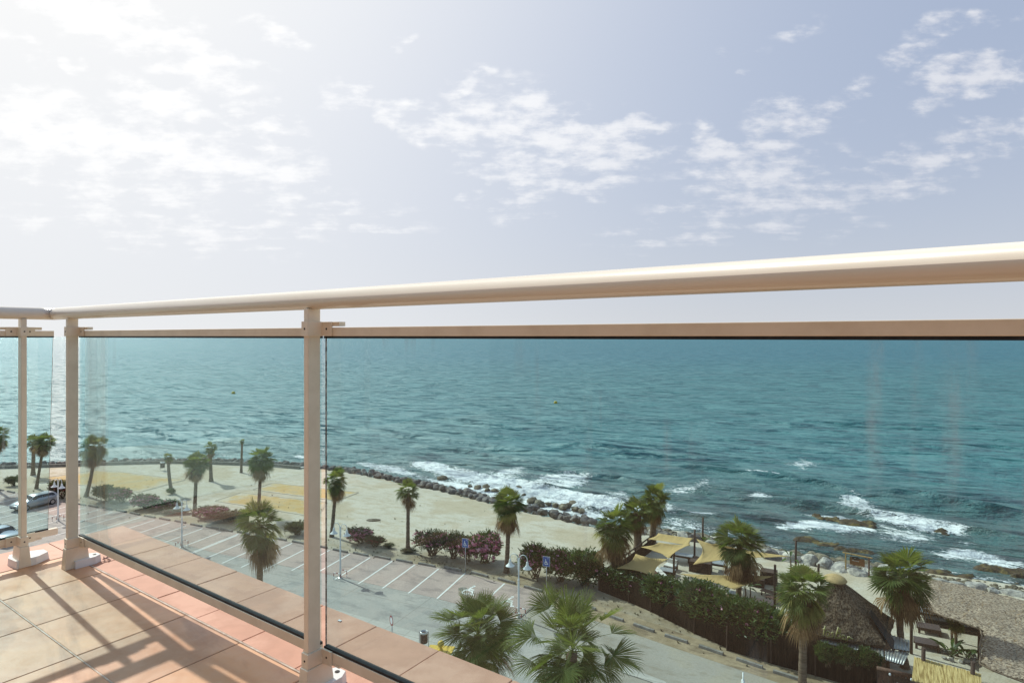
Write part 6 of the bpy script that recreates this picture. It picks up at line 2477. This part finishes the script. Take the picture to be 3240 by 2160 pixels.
# woven brush canopy
CP = [G(10, 590, 235, 2.6), G(10, 560, 430, 2.6), G(10, 640, 650, 2.6), G(10, 800, 715, 2.6), G(10, 1000, 775, 2.6), G(10, 1150, 835, 2.6), G(10, 1262, 875, 2.6), G(10, 1282, 960, 2.55), G(10, 1250, 1090, 2.5), G(10, 1262, 1200, 2.5), G(10, 1255, 1300, 2.5), G(10, 1420, 1385, 2.5), G(10, 1803, 1525, 2.5)]
CP += [Vector((30, 25.5, 2.5)), Vector((40, 30, 2.6)), Vector((40, 34, 2.6)), G(10, 1803, 500, 2.6), G(10, 1450, 425, 2.6), G(10, 1050, 320, 2.6)]
cv = thing('brush_canopy', 'wide mottled brown brush canopy with a curved edge at the right', 'canopy', Vector((30, 34, 0)))
poly = [(p.x, p.y) for p in CP]
xs_ = np.arange(22.5, 40.5, .16)
ys_ = np.arange(24, 43, .16)
X_, Y_ = np.meshgrid(xs_, ys_)
IN = inpoly(X_, Y_, poly)
ED = polydist(X_, Y_, poly + [poly[0]])
mb = MB()
ids = -np.ones(X_.shape, int)
for i in range(X_.shape[0]):
    for j in range(X_.shape[1]):
        if IN[i, j]:
            x, y = X_[i, j], Y_[i, j]
            z = 2.56 + .10 * mnoise.noise(Vector((x * .35, y * .35, 3))) + .05 * mnoise.noise(Vector((x * 1.4, y * 1.4, 5))) + .035 * mnoise.noise(Vector((x * 5, y * 5, 1))) - .16 * math.exp(-ED[i, j] / .25)
            ids[i, j] = mb.vert((x + rng.uniform(-.03, .03), y + rng.uniform(-.03, .03), z))
for i in range(X_.shape[0] - 1):
    for j in range(X_.shape[1] - 1):
        q = (ids[i, j], ids[i, j + 1], ids[i + 1, j + 1], ids[i + 1, j])
        if min(q) >= 0: mb.face(q)
o = part(mb, 'woven_brush', M['canopy'], cv, smooth=False)
so_ = o.modifiers.new('thick', 'SOLIDIFY'); so_.thickness = .07
mb = MB()
edge = [p - UP * .12 for p in CP[:13]]
mb.tube(edge, .045, 8)
part(mb, 'edge_rim', M['trunk'], cv)
mb = MB()
sprig = random.Random(5)
for k in range(2600):
    x, y = sprig.uniform(22.5, 40), sprig.uniform(24.5, 42.5)
    if not inpoly(np.array([x]), np.array([y]), poly)[0]: continue
    a = sprig.uniform(0, 6.28)
    d_ = Vector((math.cos(a), math.sin(a), sprig.uniform(-.05, .35)))
    s2 = Vector((-d_.y, d_.x, 0)) * .02
    p = Vector((x, y, 2.63))
    mb.tone = sprig.random()
    mb.tri(p - s2, p + s2, p + d_ * sprig.uniform(.12, .35))
part(mb, 'loose_twigs', M['deadfrond'], cv)
for p in ((27.5, 38), (33, 36), (30, 31), (36, 31)):
    mb = MB()
    mb.tube([Vector((*p, 0)), Vector((*p, 2.5))], .07, 8)
    part(mb, 'post', M['darkwood'], cv)

# board frame
b0 = G(13, 1547, 1285); b1 = G(13, 1932, 1570)
b1 = Vector((b0.x + 2.35, b0.y - 1.15, 0))
zt = AT(13, 1547, 985, b0.y).z
fr = thing('board_frame', 'ochre timber frame with a hanging brown board before the pale boulders', 'sign frame', b0)
mb = MB(); mb.tube([b0, b0 + UP * zt], .055, 8); part(mb, 'post', M['yellowwood'], fr)
b1 = AT(13, 1932, 1300, b1.y); b1.z = 0
zt1 = AT(13, 1932, 1062, b1.y).z
mb = MB(); mb.tube([b1, b1 + UP * zt1], .06, 8); part(mb, 'post', M['brownwood'], fr)
d = (b1 + UP * zt1 - b0 - UP * zt)
mb = MB()
mb.tube([b0 + UP * zt - d * .14, b1 + UP * zt1 + d * .14], .055, 8)
part(mb, 'beam', M['yellowwood'], fr)
pts = []
fdn = Vector((d.y, -d.x, 0)).normalized()
if fdn.y > 0: fdn = -fdn
dd = d.normalized()
c = b0 + UP * zt + d * .5
hh = .30
mb = MB()
mb.box(c - UP * (.22 + hh), dd * d.length * .32, fdn * .02, UP * hh)
bo = part(mb, 'board', M['board'], fr)
mb = MB()
n_ = 18
ce = c - UP * .26 + fdn * .024 - dd * .1
ring = [mb.vert(ce + dd * .30 * math.cos(2 * math.pi * k / n_) + UP * .13 * math.sin(2 * math.pi * k / n_)) for k in range(n_)]
mb.face(ring)
mb.quad(ce - UP * .18 - dd * .28, ce - UP * .24 - dd * .28, ce - UP * .24 + dd * .22, ce - UP * .18 + dd * .22, 1)
mb.quad(ce + UP * .0 - dd * .15 + fdn * .004, ce - UP * .04 - dd * .12 + fdn * .004, ce + UP * .02 + dd * .02 + fdn * .004, ce + UP * .05 + dd * .0 + fdn * .004, 1)
part(mb, 'emblem', [M['black'], M['palerock']], bo, base=fr)
for s in (-.25, .25):
    mb = MB()
    mb.tube([c + dd * d.length * s, c + dd * d.length * s - UP * .24], .012, 6)
    part(mb, 'hanger', M['black'], fr)

# broad-leaved plants
def broadleaf(label, base, h, n_leaf, spread, stemh=0.0, name='banana_plant', rr_=None, trunk=0.0):
    rr_ = random.Random(hash(label) % 1000 if rr_ is None else rr_)
    t = thing(name, label, 'plant', base)
    top = Vector(base) + UP * stemh
    if stemh:
        mb = MB()
        mb.tube([Vector(base) - UP * .05, Vector(base).lerp(top, .5) + Vector((.05, 0, 0)), top], [trunk, trunk * .9, trunk * .8], 8)
        part(mb, 'stem', M['trunk'], t, smooth=True)
    mb = MB()
    for k in range(n_leaf):
        az = k * 2.4 + rr_.uniform(-.3, .3)
        inc = R(rr_.uniform(8, spread))
        hd = Vector((math.cos(az), math.sin(az), 0))
        sd_ = Vector((-hd.y, hd.x, 0))
        p = Vector(top)
        mb.tone = rr_.random()
        pv = None
        sg_ = 9
        ln = h * rr_.uniform(.75, 1.1)
        for q in range(sg_ + 1):
            f = q / sg_
            ii = inc + f * f * R(rr_.uniform(45, 70))
            dr = hd * math.sin(ii) + UP * math.cos(ii)
            if q: p = p + dr * ln / sg_
            w_ = .018 if f < .35 else .018 + .115 * h / 1.1 * math.sin(math.pi * min(1, (f - .35) / .65) ** .8)
            cur = (mb.vert(p - sd_ * w_ + UP * w_ * .35), mb.vert(p), mb.vert(p + sd_ * w_ + UP * w_ * .35))
            if pv:
                mb.face((pv[0], cur[0], cur[1], pv[1])); mb.face((pv[1], cur[1], cur[2], pv[2]))
            pv = cur
    part(mb, 'leaves', M['banana'], t)
    return t


bp = on(10, 985, 1250)
broadleaf('clump of broad upright leaves in the stone ring near the canopy', bp + Vector((-.35, .05, 0)), 1.35, 9, 50, rr_=1)
broadleaf('clump of arching broad leaves on the right of the stone ring', bp + Vector((.45, -.05, 0)), 1.2, 9, 60, rr_=2)
tp = AT(10, 985, 960, bp.y)
# short palm in the ring
palm('short palm in the stone ring, its head under the canopy edge', bp + Vector((.05, .2, 0)), Vector((bp.x + .0, bp.y + .2, AT(10, 975, 850, bp.y).z)), 1.15, 'tiny', .09, zs=1.0)
for k in range(11):
    a = -2.9 + k * .5
    q = bp + Vector((math.cos(a) * .95, math.sin(a) * .6, .08))
    s2 = rr.uniform(.12, .22)
    rock('ring_stone', rr.choice(PALE), q, (s2 * 1.2, s2, s2), 'pale stone in the ring around the broad-leaved plants', 'stone', 'stones of the plant ring')
broadleaf('young banana plant with ragged leaves by the pale boulders', on(14, 1705, 330), 1.0, 6, 70, 1.0, rr_=3, trunk=.07)
broadleaf('dark ragged plant behind the crown of the yellowing palm', on(14, 1640, 640), 1.2, 7, 55, .3, rr_=4, trunk=.07)
broadleaf('spiky green plant by the tallest pole near the rocks', on(11, 1820, 815), .8, 8, 45, rr_=5)
broadleaf('cluster of dark stemmed plants right of the bushy palm trunk', on(14, 770, 870), 1.0, 7, 65, .7, rr_=6, trunk=.06)
broadleaf('second dark stemmed plant beside the bushy palm cluster', on(14, 870, 860), .9, 6, 65, .8, rr_=7, trunk=.05)
broadleaf('grey green spiky agave behind the pole left of the hut', on(14, 1450, 800), .8, 12, 60, rr_=8)
